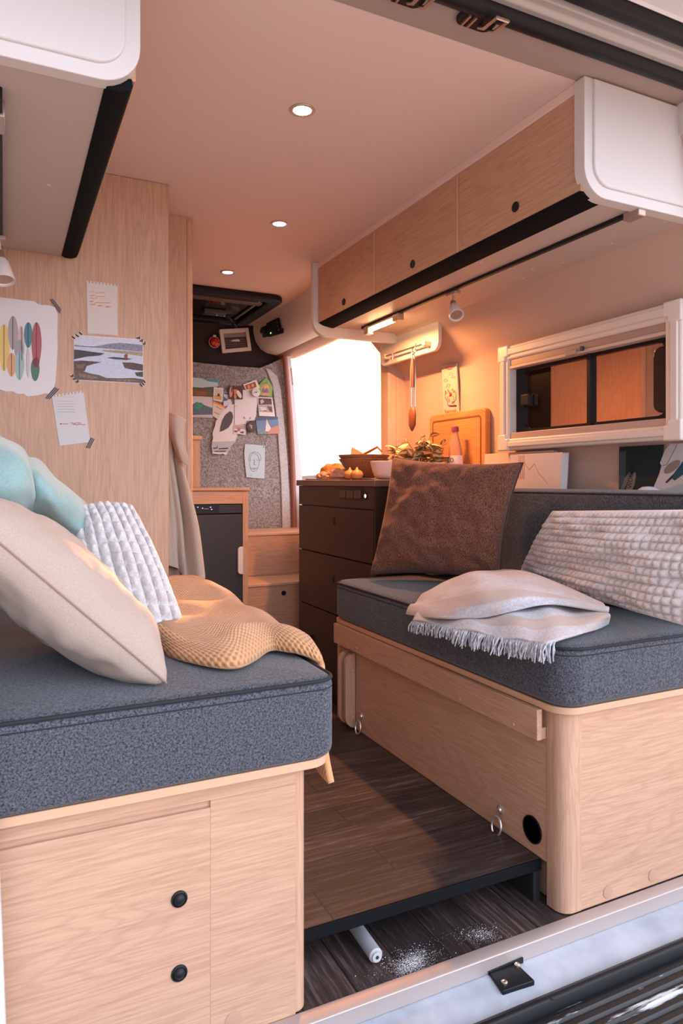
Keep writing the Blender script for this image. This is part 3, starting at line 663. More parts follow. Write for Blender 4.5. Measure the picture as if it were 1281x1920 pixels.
# ================================================================= FRIDGE, STORAGE STEPS
FY = 3.62
a = pY(466, 915, FY); xr = a.x
t = thing('fridge_cabinet', 'light oak cabinet built around the black fridge', 'cabinet', (.95, 3.85, 0))
obj('top_board', bx(.69, xr+.006, FY-.008, 4.08, 1.050, 1.066), oakX, t, bevel=.004)
obj('upper_rail', bx(.70, xr-.032, FY+.002, FY+.02, .982, 1.049), oakX, t)
obj('side_panel', bx(xr-.032, xr-.001, FY, 4.07, .002, 1.049), oakZ, t, bevel=.003)
obj('back_panel', bx(.70, xr-.033, 4.05, 4.07, .002, 1.049), oakZ, t)
t = thing('fridge', 'black compressor fridge with a white handle', 'fridge', (.95, 3.8, .0))
obj('body', bx(.70, xr-.034, FY+.03, 4.04, .01, .978), black_pl, t)
obj('door', bx(.70, xr-.036, FY-.004, FY+.028, .06, .925), flat((.028, .026, .030), .55), t, bevel=.004)
cp = obj('control_panel', bx(.70, xr-.036, FY+.0, FY+.028, .930, .978), black_pl, t, bevel=.001)
b = nb()
for k in range(5): box(b, pY(411, 950, FY).x, xr-.040, FY-.0015, FY+.0, .936+k*.0085, .939+k*.0085)
obj('vent_slat', b, flat((.08, .07, .07), .4), cp)
for u, v in ((371, 951), (380, 953), (395, 951), (397, 955)): p = pY(u, v, FY-.001); obj('indicator', bx(p.x-.003, p.x+.003, FY-.002, FY, p.z-.0018, p.z+.0018), flat((.45, .5, 1), .5, emit=1.5), cp)
b = nb(); p = pY(387, 954, FY); box(b, p.x-.012, p.x+.012, FY-.0015, FY, p.z-.001, p.z+.001); obj('legend', b, flat((.5, .48, .48), .5), cp)
p = pY(450, 1051, FY-.005); b = nb(); prism(b, rr(p.x-.015, p.x+.014, p.z-.073, p.z+.075, .02, 6, (.004, .018, .018, .004)), 'Y', FY-.022, FY-.0045); obj('handle', b, flat((.70, .66, .66), .35), t, bevel=.004, seg=3, label='white moulded handle')
# post with cap above the fridge cabinet
a = pY(377, 818, 4.1)
t = thing('end_post', 'narrow oak post with a rounded cap above the fridge cabinet', 'post', (a.x-.1, 4.15, 1.067))
obj('body', bx(.72, a.x-.008, 4.09, 4.20, .75, a.z-.024), oakZ, t, bevel=.002)
obj('cap', bx(.72, a.x+.003, 4.08, 4.21, a.z-.0235, a.z+.002), edge_m, t, bevel=.006, seg=3)
# steps
t = thing('storage_box', 'upper plain oak storage box against the felt partition', 'box', (1.5, 4.2, 0))
z1 = .79; yu = pZ(467, 1000, z1).y
obj('body', bx(xr+.004, 1.90, yu+.006, 4.38, .532, z1-.018), oakX, t)
obj('lid', bx(xr+.004, 1.90, yu, 4.40, z1-.018, z1), edge_m, t, bevel=.004)
t = thing('storage_box', 'lower oak storage box with a black push button, beside the fridge cabinet', 'box', (1.4, 3.9, 0))
z1 = .53; yl = pZ(467, 1096, z1).y
obj('body', bx(xr+.002, 1.90, yl+.006, 4.38, .002, z1-.018), oakX, t)
obj('lid', bx(xr+.002, 1.90, yl, 4.38, z1-.018, z1), edge_m, t, bevel=.004)
b = nb(); lathe(b, [(.014, 0), (.014, -.003), (.009, -.004)], pY(532, 1112, yl+.006), 'Y', 22); obj('push_button', b, black_pl, t)
# ================================================================= WINDOW
WX = 1.885
TL, TR, BR, BL = (2.375, 1.666), (1.49, 1.660), (1.482, 1.231), (2.345, 1.231)
wt = sthing('window_1', (1.93, 1.93, 1.23))
wy0, wy1, wz0, wz1 = 1.484, 2.368, 1.231, 1.664
b = nb(); fw = .062
ringf(b, rr(wy0, wy1, wz0, wz1, .022, 5), rr(wy0+fw, wy1-fw, wz0+fw*.75, wz1-fw*.95, .004, 5), 'X', WX, 1.962); struct('window_frame', b, cream_pl, wt, bevel=.008, seg=3)
b = nb(); ringf(b, rr(wy0+.012, wy1-.012, wz0+.012, wz1-.012, .02, 5), rr(wy0+.040, wy1-.040, wz0+.034, wz1-.040, .006, 5), 'X', WX-.006, WX+.002); struct('frame_bead', b, cream_pl, wt, bevel=.004)
for (yy, zz) in ((wy0, wz0), (wy0, wz1-.062), (wy1-.062, wz0), (wy1-.062, wz1-.062)):
    b = nb(); ya, yb, za, zb = yy-.003, yy+.065, zz-.003, zz+.065
    cy, cz = (yy+.062 if yy < 1.9 else yy), (zz+.062 if zz < 1.4 else zz)
    L = [(ya, za), (yb, za), (yb, zb), (ya, zb)]
    w2 = .050
    if yy < 1.9 and zz < 1.4: pl = [(ya, za), (yb, za), (yb, za+w2), (ya+w2, za+w2), (ya+w2, zb), (ya, zb)]
    elif yy < 1.9: pl = [(ya, zb), (yb, zb), (yb, zb-w2), (ya+w2, zb-w2), (ya+w2, za), (ya, za)]
    elif zz < 1.4: pl = [(yb, za), (ya, za), (ya, za+w2), (yb-w2, za+w2), (yb-w2, zb), (yb, zb)]
    else: pl = [(yb, zb), (ya, zb), (ya, zb-w2), (yb-w2, zb-w2), (yb-w2, za), (yb, za)]
    prism(b, pl, 'X', WX-.0075, WX+.03); struct('corner_cap', b, flat((.78, .74, .71), .35), wt, bevel=.006, seg=3)
ya, yb = wy0+fw-.001, wy1-fw+.001
struct('blind_cassette', bx(1.893, 1.935, ya, yb, 1.578, 1.606), flat((.40, .29, .25), .4), wt, bevel=.003)
struct('blind_bar', bx(1.889, 1.93, ya, yb, 1.567, 1.579), flat((.62, .50, .45), .4), wt, bevel=.002)
struct('lower_bar', bx(1.893, 1.935, ya, yb, 1.274, 1.302), flat((.50, .38, .34), .4), wt, bevel=.003)
p = pX(1075, 650, 1.888); b = bx(1.883, 1.889, p.y-.02, p.y+.035, 1.566, 1.586); struct('blind_latch', b, flat((.34, .28, .28), .4), wt, bevel=.002)
p = pX(1093, 644, 1.888); struct('latch_clip', bx(1.880, 1.890, p.y-.006, p.y+.008, 1.574, 1.590), flat((.02, .06, .07), .4), wt, bevel=.001)
b = nb(); ringf(b, rr(ya-.01, yb+.01, 1.28, 1.60, .01, 5), rr(ya+.03, yb-.045, 1.315, 1.555, .03, 5), 'X', 1.925, 1.95); struct('seal', b, black_pl, wt)
gm, gnt, gb = base('tinted acrylic'); gb.inputs['Base Color'].default_value = (.012, .008, .008, 1); gb.inputs['Roughness'].default_value = .3
gl = N(gnt, 'ShaderNodeBsdfGlossy', Roughness=.015); gl.inputs['Color'].default_value = (.85, .62, .55, 1)
mx = N(gnt, 'ShaderNodeMixShader'); mx.inputs[0].default_value = .72; gnt.links.new(gb.outputs[0], mx.inputs[1]); gnt.links.new(gl.outputs[0], mx.inputs[2]); gnt.links.new(mx.outputs[0], gnt.nodes['Material Output'].inputs[0])
ym = pX(1108, 760, 1.93).y
struct('glass_pane', bx(1.9375, 1.9400, ym+.006, yb+.005, 1.29, 1.59), gm, wt)
struct('glass_pane', bx(1.9345, 1.9370, ya-.005, ym-.006, 1.29, 1.59), gm, wt)
struct('mullion', bx(1.918, 1.945, ym-.009, ym+.009, 1.28, 1.59), black_pl, wt, bevel=.002)
p = pX(990, 750, 1.925); struct('window_catch', bx(1.912, 1.937, p.y-.020, p.y+.03, p.z-.022, p.z+.024), black_pl, wt, bevel=.004)
for u, v in ((1231, 659), (1236, 758)): struct('window_screw', lathe(nb(), [(.006, 0), (.006, -.002), (.003, -.004)], pX(u, v, 1.934), 'X', 12), chrome, wt)
b = nb(); prism(b, rr(1.545, 1.625, 1.325, 1.54, .03, 6, (.03, .01, .01, .03)), 'X', 1.926, 1.934); struct('window_hinge_pad', b, flat((.03, .02, .02), .12), wt, bevel=.004)
# white board with utensil rail under the far end of the locker
t = thing('utensil_board', 'white board with rounded lower corners above the worktop', 'board', (1.78, 3.1, 1.69))
BXp = 1.79
a = pX(713, 640, BXp); e = pX(822, 640, BXp); zb = (pX(735, 688, BXp).z+pX(800, 655, BXp).z)/2
b = nb(); prism(b, rr(e.y, a.y, zb, 1.855, .04, 8, (.003, .003, .045, .045)), 'X', BXp, BXp+.02); obj('panel', b, white_pl, t, bevel=.004, seg=3)
p0 = pX(722, 670, BXp-.03); p1 = pX(795, 643, BXp-.03); zz = (p0.z+p1.z)/2; p0.z = p1.z = zz
b = nb(); tube(b, [p0, p1], .0045, 10); rl = obj('rail', b, steel, t)
b = nb()
for p in (p0, p1): box(b, BXp-.036, BXp, p.y-.012, p.y+.012, zz-.012, zz+.012)
obj('bracket', b, flat((.75, .62, .52), .4, .4), t, bevel=.004)
def hook(u):
    p = pX(u, 650, BXp-.03); y = p.y; b = nb()
    tube(b, [(BXp-.03, y, zz+.012), (BXp-.038, y, zz+.002), (BXp-.034, y, zz-.018), (BXp-.038, y, zz-.032), (BXp-.050, y, zz-.030), (BXp-.054, y, zz-.020)], .0032, 8); obj('hook', b, steel, t); return y
hook(738); yh = hook(781)
# hanging tongs with dark silicone heads
tx = BXp-.048; zt_ = zz-.022
t = thing('kitchen_tongs', 'dark silicone kitchen tongs hanging from the utensil rail', 'tongs', (tx, yh, 1.33))
def hz(v): return pX(780, v, tx).z
b = nb(); tube(b, [(tx, yh+.011*math.cos(a), zt_-.004+.014*math.sin(a)) for a in [2*PI*k/18 for k in range(18)]], .003, 8, True); obj('hanging_loop', b, steel, t)
for sgn in (-1, 1):
    b = nb(); tube(b, [(tx-.004*sgn, yh+.002*sgn, zt_-.018), (tx-.004*sgn, yh+.010*sgn, hz(690)), (tx-.004*sgn, yh+.010*sgn, hz(762))], [.004, .006, .005], 8); obj('arm', b, steel, t)
b = nb(); tube(b, [(tx-.010, yh-.012, hz(672)), (tx-.010, yh-.014, hz(700)), (tx-.010, yh-.013, hz(725))], [.007, .008, .006], 10); obj('grip', b, flat((.16, .05, .03), .5), t)
b = nb(); zt1, zt2 = hz(762), hz(808)
lathe(b, [(.009, zt1), (.024, zt1-.012), (.029, zt1-.04), (.026, (zt1+zt2)/2-.03), (.014, zt2+.01), (.004, zt2)], (tx-.003, yh+.004, 0), 'Z', 18, sc=(.45, 1)); obj('head', b, flat((.20, .06, .03), .5), t, ang=60)
# thermostat panel and socket on the header
hdr = PLN((1.499, 3.8, 2.05), (-1, 0, 0))
def on_hdr(pts, n, th, name, mat, par, **k):
    b = nb(); prism3(b, [hdr(u, v, th) for u, v in pts], (th-.001, 0, 0)); return obj(name, b, mat, par, **k)
t = thing('control_panel', 'square black control panel on the header above the side door', 'control panel', hdr(513, 614))
on_hdr([(498.8, 606), (521, 595.6), (527.5, 625), (504, 632)], 1, .012, 'body', black_pl, t, bevel=.002)
b = nb()
for u, v in ((519.5, 604), (521, 611.5), (522.5, 618)):
    c = hdr(u, v, .0135); box(b, c.x-.001, c.x+.001, c.y-.008, c.y+.008, c.z-.006, c.z+.006)
obj('button', b, flat((.30, .12, .10), .4), t, bevel=.0005)
c = hdr(507.5, 624.5, .0135); obj('indicator', bx(c.x-.001, c.x+.001, c.y-.005, c.y+.005, c.z-.004, c.z+.004), flat((.3, 1, .3), .5, emit=2), t)
t = thing('power_socket', 'black power socket left of the square control panel', 'socket', hdr(495, 622))
on_hdr([(488.8, 613.8), (498.8, 610.0), (502, 631), (492.5, 633)], 1, .010, 'plate', black_pl, t, bevel=.002)
b = nb(); lathe(b, [(.017, 0), (.017, -.02), (.010, -.022)], hdr(494.5, 621, .010), 'X', 16); obj('plug', b, dark_pl, t)
b = nb(); lathe(b, [(.016, 0), (.016, -.004), (.010, -.006)], hdr(530.6, 620.4), 'X', 18); top(obj('round_sensor', b, black_pl), 'small round black sensor right of the square control panel', 'sensor')
# latch plate on the sill, rod under the step, dust
t = thing('latch_plate', 'black latch plate screwed to the painted sill', 'latch', (1.06, 1.26, -.036))
q = [(911, 1814), (962, 1799), (1003, 1838), (943, 1858)]
b = nb(); prism3(b, [pZ(u, v, -.028) for u, v in q], (0, 0, -.012)); obj('plate', b, black_pl, t, bevel=.002)
b = nb(); pp = [pZ(u, v, -.026) for u, v in ((911, 1816), (974, 1792))]; prism3(b, [Vector((pp[0].x, 1.2985, -.034)), Vector((pp[1].x, 1.2985, -.034)), Vector((pp[1].x, 1.2985, -.022)), Vector((pp[0].x, 1.2985, -.026))], (0, -.004, 0)); obj('lug', b, black_pl, t)
for u, v in ((970, 1810), (946, 1843)):
    b = nb(); p = pZ(u, v, -.028); lathe(b, [(.0075, 0), (.0075, .003), (.005, .0045), (.003, .003)], p, 'Z', 8); obj('bolt', b, flat((.70, .62, .52), .25, .9), t)
t = thing('roller', 'pale grey round rod lying on the lower floor under the step', 'rod', (.77, 1.45, 0))
p1 = pZ(706, 1793, .017); p0 = p1+(pZ(672, 1745, .017)-p1)*3; dd = (p0-p1).normalized()
b = nb(); lathe(b, [(.013, 0), (.0165, .003), (.0165, (p0-p1).length)], p1, aim(dd), 24); obj('tube', b, flat((.40, .43, .46), .5), t)
b = nb(); lathe(b, [(.0115, -.0045), (.0115, .001)], p1, aim(dd), 20); cap = obj('end_cap', b, flat((.48, .50, .52), .4), t)
b = nb(); lathe(b, [(.004, -.0055), (.004, -.004)], p1, aim(dd), 12); obj('centre_hole', b, dark_pl, cap)
b = nb(); rng = random.Random(3)
for k in range(3000):
    if rng.random() < .8: q_ = rng.random(); u = 772+rng.gauss(0, 15 if q_ < .7 else 34); v = 1806+rng.gauss(0, 10 if q_ < .7 else 18)-.3*(u-772)
    else: u = 905+rng.gauss(0, 20); v = 1752+rng.gauss(0, 8)
    p = pZ(u, v, .0006); r = rng.uniform(.0003, .0009)*(2. if rng.random() < .05 else 1)
    if p.y < 1.337: continue
    n = rng.randint(4, 6); a0 = rng.random()*6
    vs = [b.verts.new(p+Vector((r*math.cos(a0+2*PI*i/n), r*math.sin(a0+2*PI*i/n)*rng.uniform(.5, 1), 0))) for i in range(n)]; tp = b.verts.new(p+Vector((0, 0, r*.7)))
    for i in range(n): b.faces.new([vs[i], vs[(i+1) % n], tp])
top(obj('spilled_powder', b, flat((.72, .72, .74), .9)), 'white powder spilled on the dark floor beside the grey rod', 'powder', kind='stuff')
# ================================================================= PILLOWS AND BLANKETS
A_ = pZ(312, 1280, .712); B_ = pY(-72, 958, 1.385)
pillow('pillow', 'big beige linen pillow leaning at the near end of the left bench', A_, A_+Vector((-.02, .47, .0)), B_+Vector((-.03, .47, .0)), B_, .100, beige_linen, nu=64, nv=64, bow=.045, pw=.36, wr=.006, seed=2, hem=(flat((.30, .20, .16), .9), .0022))
pillow('pillow', 'small white pillow with a raised waffle pattern on the left bench', pY(150, 1195, 1.74), pZ(352, 1186, .73), pY(250, 950, 1.93), pY(120, 962, 1.93), .10, white_fleece, cells=(9, 12), amp=.022, bow=-.05, wr=.008, seed=5)
pillow('pillow', 'large brown linen pillow standing in the far corner of the right bench', pY(694, 1078, 2.52), pX(938, 1090, 1.66), pX(981, 868, 1.71), pY(737, 857, 2.56), .095, brown_linen, nu=80, nv=80, bow=.085, pw=.34, wr=.009, seed=8, hem=(flat((.05, .03, .022), .9), .003))
wb0 = pZ(972, 1082, .735); wb1 = pZ(1300, 1178, .73)
pillow('pillow', 'wide off-white waffle pillow lying against the right backrest', wb0, wb1, pX(1345, 955, 1.70), pX(1036, 958, 1.70), .060, white_fleece, cells=(31, 13), amp=.012, bow=.0, wr=.011, seed=11)
# mint blanket bunched over the left pillows
def tilecloth(name, label, cat, G, nu, nv, mat, solid, fold=None, group=None, parent=None, ang=80, sub=0, edge=None):
    b = nb(); nn = Vector((0, -1, 0))
    def f(s, t):
        p = patch(G, s, t)
        return p+(fold(s, t) if fold else Vector())
    gridsurf(b, f, nu, nv)
    o = obj(name, b, mat, parent, solid=solid, ang=ang, sub=sub)
    if parent is None: top(o, label, cat, group)
    return o
def PYs(L): return [pY(*q) for q in L]
G = [PYs([(-90, 800, 1.98), (0, 818, 1.96), (70, 866, 1.96), (128, 920, 1.98), (174, 966, 2.0)]),
     PYs([(-90, 850, 1.72), (0, 838, 1.74), (66, 884, 1.74), (128, 934, 1.80), (172, 980, 1.88)]),
     PYs([(-90, 905, 1.66), (10, 895, 1.64), (72, 915, 1.70), (112, 950, 1.74), (168, 1000, 1.84)]),
     PYs([(-90, 955, 1.72), (10, 950, 1.70), (66, 945, 1.76), (108, 975, 1.80), (164, 1026, 1.90)]),
     PYs([(-90, 990, 1.86), (10, 985, 1.84), (70, 975, 1.88), (118, 1000, 1.90), (160, 1040, 1.96)])]
def mf(s, t):
    a = .010*math.sin(s*17+t*4)+.008*noise.noise(Vector((s*6, t*5, 1)))*2-.030*math.exp(-((s-.44-.1*t)/.035)**2)
    return Vector((.15, -.8, .3))*a
tilecloth('blanket', 'mint green fleece blanket bunched over the pillows at the left', 'blanket', G, 60, 40, mint_fleece, .012, mf)
# ochre knitted blanket over the aisle edge of the left bench
ed = [(.285, 1.93), (.325, 1.72), (.345, 1.56), (.385, 1.455), (.43, 1.405), (.475, 1.44), (.525, 1.50), (.565, 1.515), (.60, 1.47), (.632, 1.44)]
E3 = [Vector((x, y, 0)) for x, y in ed]
def kb(s, t):
    arc = s*1.0
    if s < .62:
        q = s/.62; e = spl(E3, q); x = e.x; y = e.y+(2.455-e.y)*t
        x += .03*math.sin(PI*t)*(1-q)*-1
        lip = min(1, (t/.07))**.5
        fold = .007*math.sin(19*(y-1.4)+16*(x-.3)+1.2)+.012*noise.noise(Vector((x*5, y*5, 2)))+.005*noise.noise(Vector((x*14, y*9, 4)))
        big = .030*math.exp(-((y-2.3)/.25)**2)*(1-q*.4)+.020*math.exp(-((x-.46)/.06)**2)*math.exp(-((y-1.5)/.16)**2)
        h = (.034+max(-.016, fold)*.9+big)*lip
        rnd = max(0, (x-.59)/.045); z = .708+h-.018*rnd**2
        return Vector((x, y, max(z, .7085 if x < .60 else .69)))
    q = (s-.62)/.38; e = E3[-1]; y0 = e.y; D = .25-.17*min(1, max(0, t-.10)/.15)**1.5
    a = min(1, q/.16)*PI/2; y = y0+(2.455-y0)*t-.06*q*(1-t)
    rx = .629+.012*math.sin(a)+.007*math.sin(y*26+1)*q-.010*math.sin(PI*q); z = .690+.026*math.cos(a) if q < .16 else .690-(q-.16)/.84*D
    top0 = .708+.034-.018
    if q < .16:
        e = kb(.6199, t); z = .672+(e.z-.672)*math.cos(a); rx = e.x+(.641-e.x)*math.sin(a); y = e.y
    else: z = .672-(q-.16)/.84*(D-.02); rx = .641-.012*math.sin(PI*(q-.16)/.84)+.006*math.sin(y*26)*(q-.16)
    return Vector((rx, y, z))
b = nb(); gridsurf(b, kb, 110, 90); o = obj('blanket', b, knit, solid=.014, ang=80, soff=1); top(o, 'ochre knitted blanket spread on the left bench and hanging into the aisle', 'blanket')
# white throw with fringe on the right bench
t = thing('throw_blanket', 'folded pale throw blanket with a grey fringe on the right seat cushion', 'blanket', (1.4, 1.75, .69))
def PZs(L): return [pZ(*q) for q in L]
G2 = [PZs([(775, 1165, .672), (850, 1178, .690), (920, 1192, .690), (985, 1203, .692), (1040, 1205, .700), (1140, 1168, .708)]),
      PZs([(790, 1140, .70), (860, 1150, .715), (940, 1160, .725), (1010, 1165, .73), (1070, 1160, .73), (1144, 1156, .735)]),
      PZs([(820, 1110, .715), (880, 1115, .73), (950, 1125, .74), (1020, 1130, .745), (1080, 1135, .74), (1138, 1146, .735)]),
      PZs([(850, 1090, .71), (900, 1090, .715), (960, 1095, .72), (1030, 1110, .72), (1090, 1125, .72), (1130, 1142, .715)])]
lo_ = tilecloth('lower_fold', None, None, G2, 50, 30, throw_cloth, .007, lambda s, t: Vector((0, 0, .004*math.sin(s*25+t*8))), parent=t)
G3 = [PZs([(762, 1152, .668), (820, 1162, .700), (890, 1157, .722), (960, 1143, .748), (1040, 1136, .756), (1142, 1148, .745)]),
      PZs([(766, 1142, .684), (828, 1135, .735), (898, 1130, .762), (965, 1122, .778), (1045, 1120, .776), (1143, 1141, .752)]),
      PZs([(780, 1128, .694), (838, 1108, .752), (900, 1098, .790), (968, 1098, .795), (1045, 1106, .785), (1136, 1136, .752)]),
      PZs([(800, 1113, .694), (845, 1090, .745), (902, 1071, .792), (966, 1073, .795), (1045, 1094, .778), (1125, 1131, .745)]),
      PZs([(828, 1098, .70), (862, 1078, .70), (910, 1070, .705), (968, 1076, .71), (1048, 1098, .72), (1110, 1130, .72)])]
tilecloth('upper_fold', None, None, G3, 60, 44, throw_cloth, .007, lambda s, t_: Vector((0, 0, .007*math.sin(s*9+t_*9)*math.sin(PI*s)+.016*noise.noise(Vector((s*5+t_*2, t_*3.5, 0)))*math.sin(PI*t_))), parent=t, sub=1)
b = nb(); rng = random.Random(9)
for k in range(170):
    s = k/169*.80; p = spl(G2[0], s)+Vector((0, 0, .003)); L = rng.uniform(.035, .055)*(1.15 if s > .2 else .8)
    out = Vector((-.8, -.45, 0)).normalized(); d1 = out*rng.uniform(.3, .6)+Vector((rng.uniform(-.2, .2), rng.uniform(-.35, .35), -.5))
    q = [p+Vector((.006, .004, 0)), p+d1*L*.35, p+d1*L*.65+Vector((rng.uniform(-.004, .004), rng.uniform(-.006, .006), -.006)), p+d1*L*.85+Vector((0, 0, -.018))]
    tube(b, q, [.0022, .0024, .0022, .0016], 5)
o = obj('fringe', b, fringe_m, t, ang=80); o['kind'] = 'stuff'
# coat
t = thing('coat', 'sand coloured coat hanging on the narrow oak cabinet', 'coat', (.6, 2.70, .75))
rows = [(790, 304, 324), (835, 303, 334), (880, 303, 343), (930, 303, 357), (985, 303, 372), (1040, 303, 381), (1085, 303, 387)]
G4 = [[pY(l+(r-l)*k/5, v+(.0 if i < 6 else (-28, -24, -16, 8, 6, -4)[k]), 2.70+.02*math.sin(k*2.2+i*.5)-(.0 if i < 2 else .012)) for k in range(6)] for i, (v, l, r) in enumerate(rows)]
def cf(s, t_): return Vector((.2, -1, 0))*(.022*math.sin(s*15+1.5*t_)*min(1, t_*2)-.04*math.exp(-((s-.42)/.05)**2)*t_)
cb = tilecloth('body', None, None, G4, 50, 60, coat_cloth, .005, cf, parent=t)
G5 = [PYs([(312, 772, 2.67), (330, 777, 2.63), (349, 787, 2.64)]), PYs([(314, 790, 2.66), (331, 800, 2.625), (345, 802, 2.635)]), PYs([(320, 815, 2.66), (332, 826, 2.625), (345, 832, 2.635)]), PYs([(328, 840, 2.66), (338, 850, 2.63), (352, 857, 2.64)]), PYs([(335, 858, 2.66), (342, 866, 2.64), (351, 873, 2.645)])]
tilecloth('collar', None, None, G5, 16, 24, coat_cloth, .006, None, parent=t)
G6 = [PYs([(306, 1035, 2.735), (335, 1035, 2.73), (365, 1040, 2.725)]), PYs([(306, 1070, 2.735), (335, 1075, 2.73), (370, 1080, 2.72)]), PYs([(306, 1085, 2.735), (338, 1095, 2.73), (374, 1104, 2.715)])]
tilecloth('lining', None, None, G6, 24, 14, fabric('coat lining', (.26, .17, .13), (.36, .26, .2), 300), .004, lambda s, t_: Vector((0, -.008*math.sin(s*16), 0)), parent=t)

# ================================================================= PAPERS ON THE TALL CABINET
P = PLN((0, TY, 1), (0, -1, 0))
W1 = (.70, .68, .70)
sb = lambda c, cx, cy, rx, ry, rot=0: (c, ell(cx, cy, rx, ry, rot, 26))
K = lambda pts, ox, oy, s: [(ox+x/s, oy+y/s) for x, y in pts]
k1 = lambda pts: K(pts, 0, 500, 3.2)
YL, GRY, PK, TQ, RS, OR_, LB, GN = (.72, .52, .20), (.40, .36, .37), (.62, .46, .44), (.10, .24, .29), (.42, .13, .14), (.66, .36, .20), (.36, .48, .48), (.10, .20, .14)
def board(c, x, y0, y1, w, tail=0):
    cx, cy, ry, rx = x, (y0+y1)/2, (y1-y0)/2, w/2; pts = []
    for i in range(24):
        a = 2*PI*i/24; px, py = math.sin(a), -math.cos(a); pts.append((cx+rx*px*(1-.15*(py > 0)*py), cy+ry*(py if not (tail and py > .9) else .9)))
    return (c, k1(pts))
pcs = [board(YL, 25, 343, 628, 68), board(GRY, 78, 295, 500, 62), board(PK, 125, 355, 620, 44), board((.34, .34, .35), 115, 436, 570, 56), board(OR_, 70, 517, 660, 54), board(LB, 118, 505, 680, 58), board(TQ, 170, 333, 487, 50), board(RS, 220, 333, 602, 60), board(GN, 212, 545, 686, 52), board((.20, .07, .09), 216, 545, 604, 42), board((.55, .53, .54), 170, 490, 662, 20)]
for x, a_, b_ in ((25, 350, 620), (78, 300, 495), (70, 522, 655), (118, 510, 675), (170, 338, 482), (220, 338, 560), (132, 360, 560)): pcs.append(((.12, .10, .12), k1([(x-1, a_), (x+1, a_), (x+1, b_), (x-1, b_)])))
rng = random.Random(1)
out = k1([(-180, 190), (-60, 182), (0, 184), (60, 190), (130, 200), (205, 207), (225, 222), (250, 230), (300, 232), (330, 245), (347, 285), (344, 400), (346, 480), (340, 600), (333, 690), (322, 735), (305, 765), (270, 760), (225, 772), (165, 779), (140, 762), (110, 765), (75, 748), (40, 750), (0, 737), (-60, 740), (-180, 735)])
card('surfboard_print', 'torn white print of coloured surfboards taped to the tall cabinet', 'print', P, out, W1, pcs, 'papers taped to the tall cabinet', tapes=[('stripes', k1([(298, 196), (318, 192), (368, 255), (360, 284)])), ('stripes', k1([(326, 722), (358, 735), (300, 795), (270, 788)]))])
def squig(x0, x1, y, amp, n, w, seed):
    r = random.Random(seed); return stroke([(x0+(x1-x0)*i/n, y+r.uniform(-amp, amp)) for i in range(n+1)], w)
def torn_top(x0, y0, x1, y1, n, d):
    out = []
    for i in range(n):
        f0, f1, f2 = i/n, (i+.55)/n, (i+.6)/n
        L = lambda f, o: (x0+(x1-x0)*f, y0+(y1-y0)*f+o)
        out += [L(f0, 0), L(f1, 0), L(f1, d), L((i+.95)/n, d)]
    return out
NP = (.62, .57, .54)
ol = torn_top(162.5, 526, 220, 533, 9, 4)+[(220.5, 533), (221, 629), (164, 625)]
tx1 = [((.85, .22, .08), squig(a_, b_, y, .9, 14, .8, i)) for i, (a_, b_, y) in enumerate(((168, 176, 547), (178, 198, 549), (169, 178, 554), (180, 197, 556), (169, 183, 559), (168, 175, 565), (177, 207, 567.5), (169, 178, 571), (184, 192, 573), (198, 207, 575)))]
card('note_sheet', 'spiral torn note with orange handwriting, highest on the tall cabinet', 'note', P, ol, NP, tx1, 'papers taped to the tall cabinet')
ol = torn_top(97, 741, 156, 732, 9, 4)+[(156, 731), (169.5, 829), (111.5, 836)]
tx2 = [((.70, .55, .10), squig(112, 135, 744, 1.2, 12, 1.0, 30))]+[((.45, .07, .10), squig(a_, b_, y, 1.1, 14, .9, 40+i)) for i, (a_, b_, y) in enumerate(((113, 116, 795), (117, 128, 794.5), (133, 152, 793.5), (136, 160, 796)))]+[((.50, .50, .50), squig(108, 140, 752+i*5, .6, 10, .4, 60+i)) for i in range(5)]
card('note_sheet', 'tilted note with a dark red line of writing, below the surfboard print', 'note', P, ol, (.60, .59, .60), tx2, 'papers taped to the tall cabinet', tapes=[('stripes', [(170, 820), (178, 823), (169, 841), (161, 839)])])
k3 = k1
ol = k3([(443, 408), (858, 437), (861, 704), (443, 682)])
sky = (.55, .56, .66)
pcs = [(sky, k3([(448, 413), (855, 441), (855, 480), (448, 470)])), ((.50, .55, .66), k3([(448, 476), (856, 500), (856, 600), (858, 698), (448, 676)])),
 ((.22, .22, .30), k3([(447, 468), (500, 474), (560, 478), (610, 472), (660, 462), (720, 457), (790, 463), (856, 470), (856, 512), (740, 500), (600, 488), (447, 478)])),
 ((.34, .25, .16), k3([(600, 500), (700, 502), (856, 515), (856, 537), (760, 524), (640, 510)])),
 ((.05, .045, .05), k3([(445, 497), (480, 500), (560, 512), (628, 520), (600, 533), (520, 540), (470, 550), (445, 556)])),
 ((.05, .04, .045), k3([(640, 546), (680, 542), (750, 548), (795, 553), (760, 560), (690, 555)])),
 ((.10, .06, .05), k3([(445, 566), (490, 563), (560, 568), (610, 573), (560, 584), (520, 596), (510, 625), (470, 632), (445, 630)])),
 ((.09, .055, .05), k3([(735, 574), (800, 576), (858, 588), (858, 625), (800, 618), (750, 608)])), ((.06, .05, .05), k3([(810, 635), (858, 630), (858, 662), (820, 655)])),
 ((.13, .08, .06), k3([(445, 625), (500, 628), (540, 640), (600, 652), (640, 668), (720, 670), (800, 668), (858, 675), (858, 698), (448, 676)])),
 ((.24, .14, .09), k3([(470, 640), (530, 650), (590, 664), (560, 672), (480, 662)])), ((.24, .13, .09), k3([(660, 676), (760, 676), (840, 684), (760, 690), (680, 684)])), ((.20, .12, .08), k3([(460, 590), (510, 586), (500, 610), (455, 612)])),
 ((.35, .06, .06), k3([(748, 530), (766, 530), (766, 552), (748, 552)])), ((.10, .05, .05), k3([(745, 532), (757, 524), (769, 532)]))]
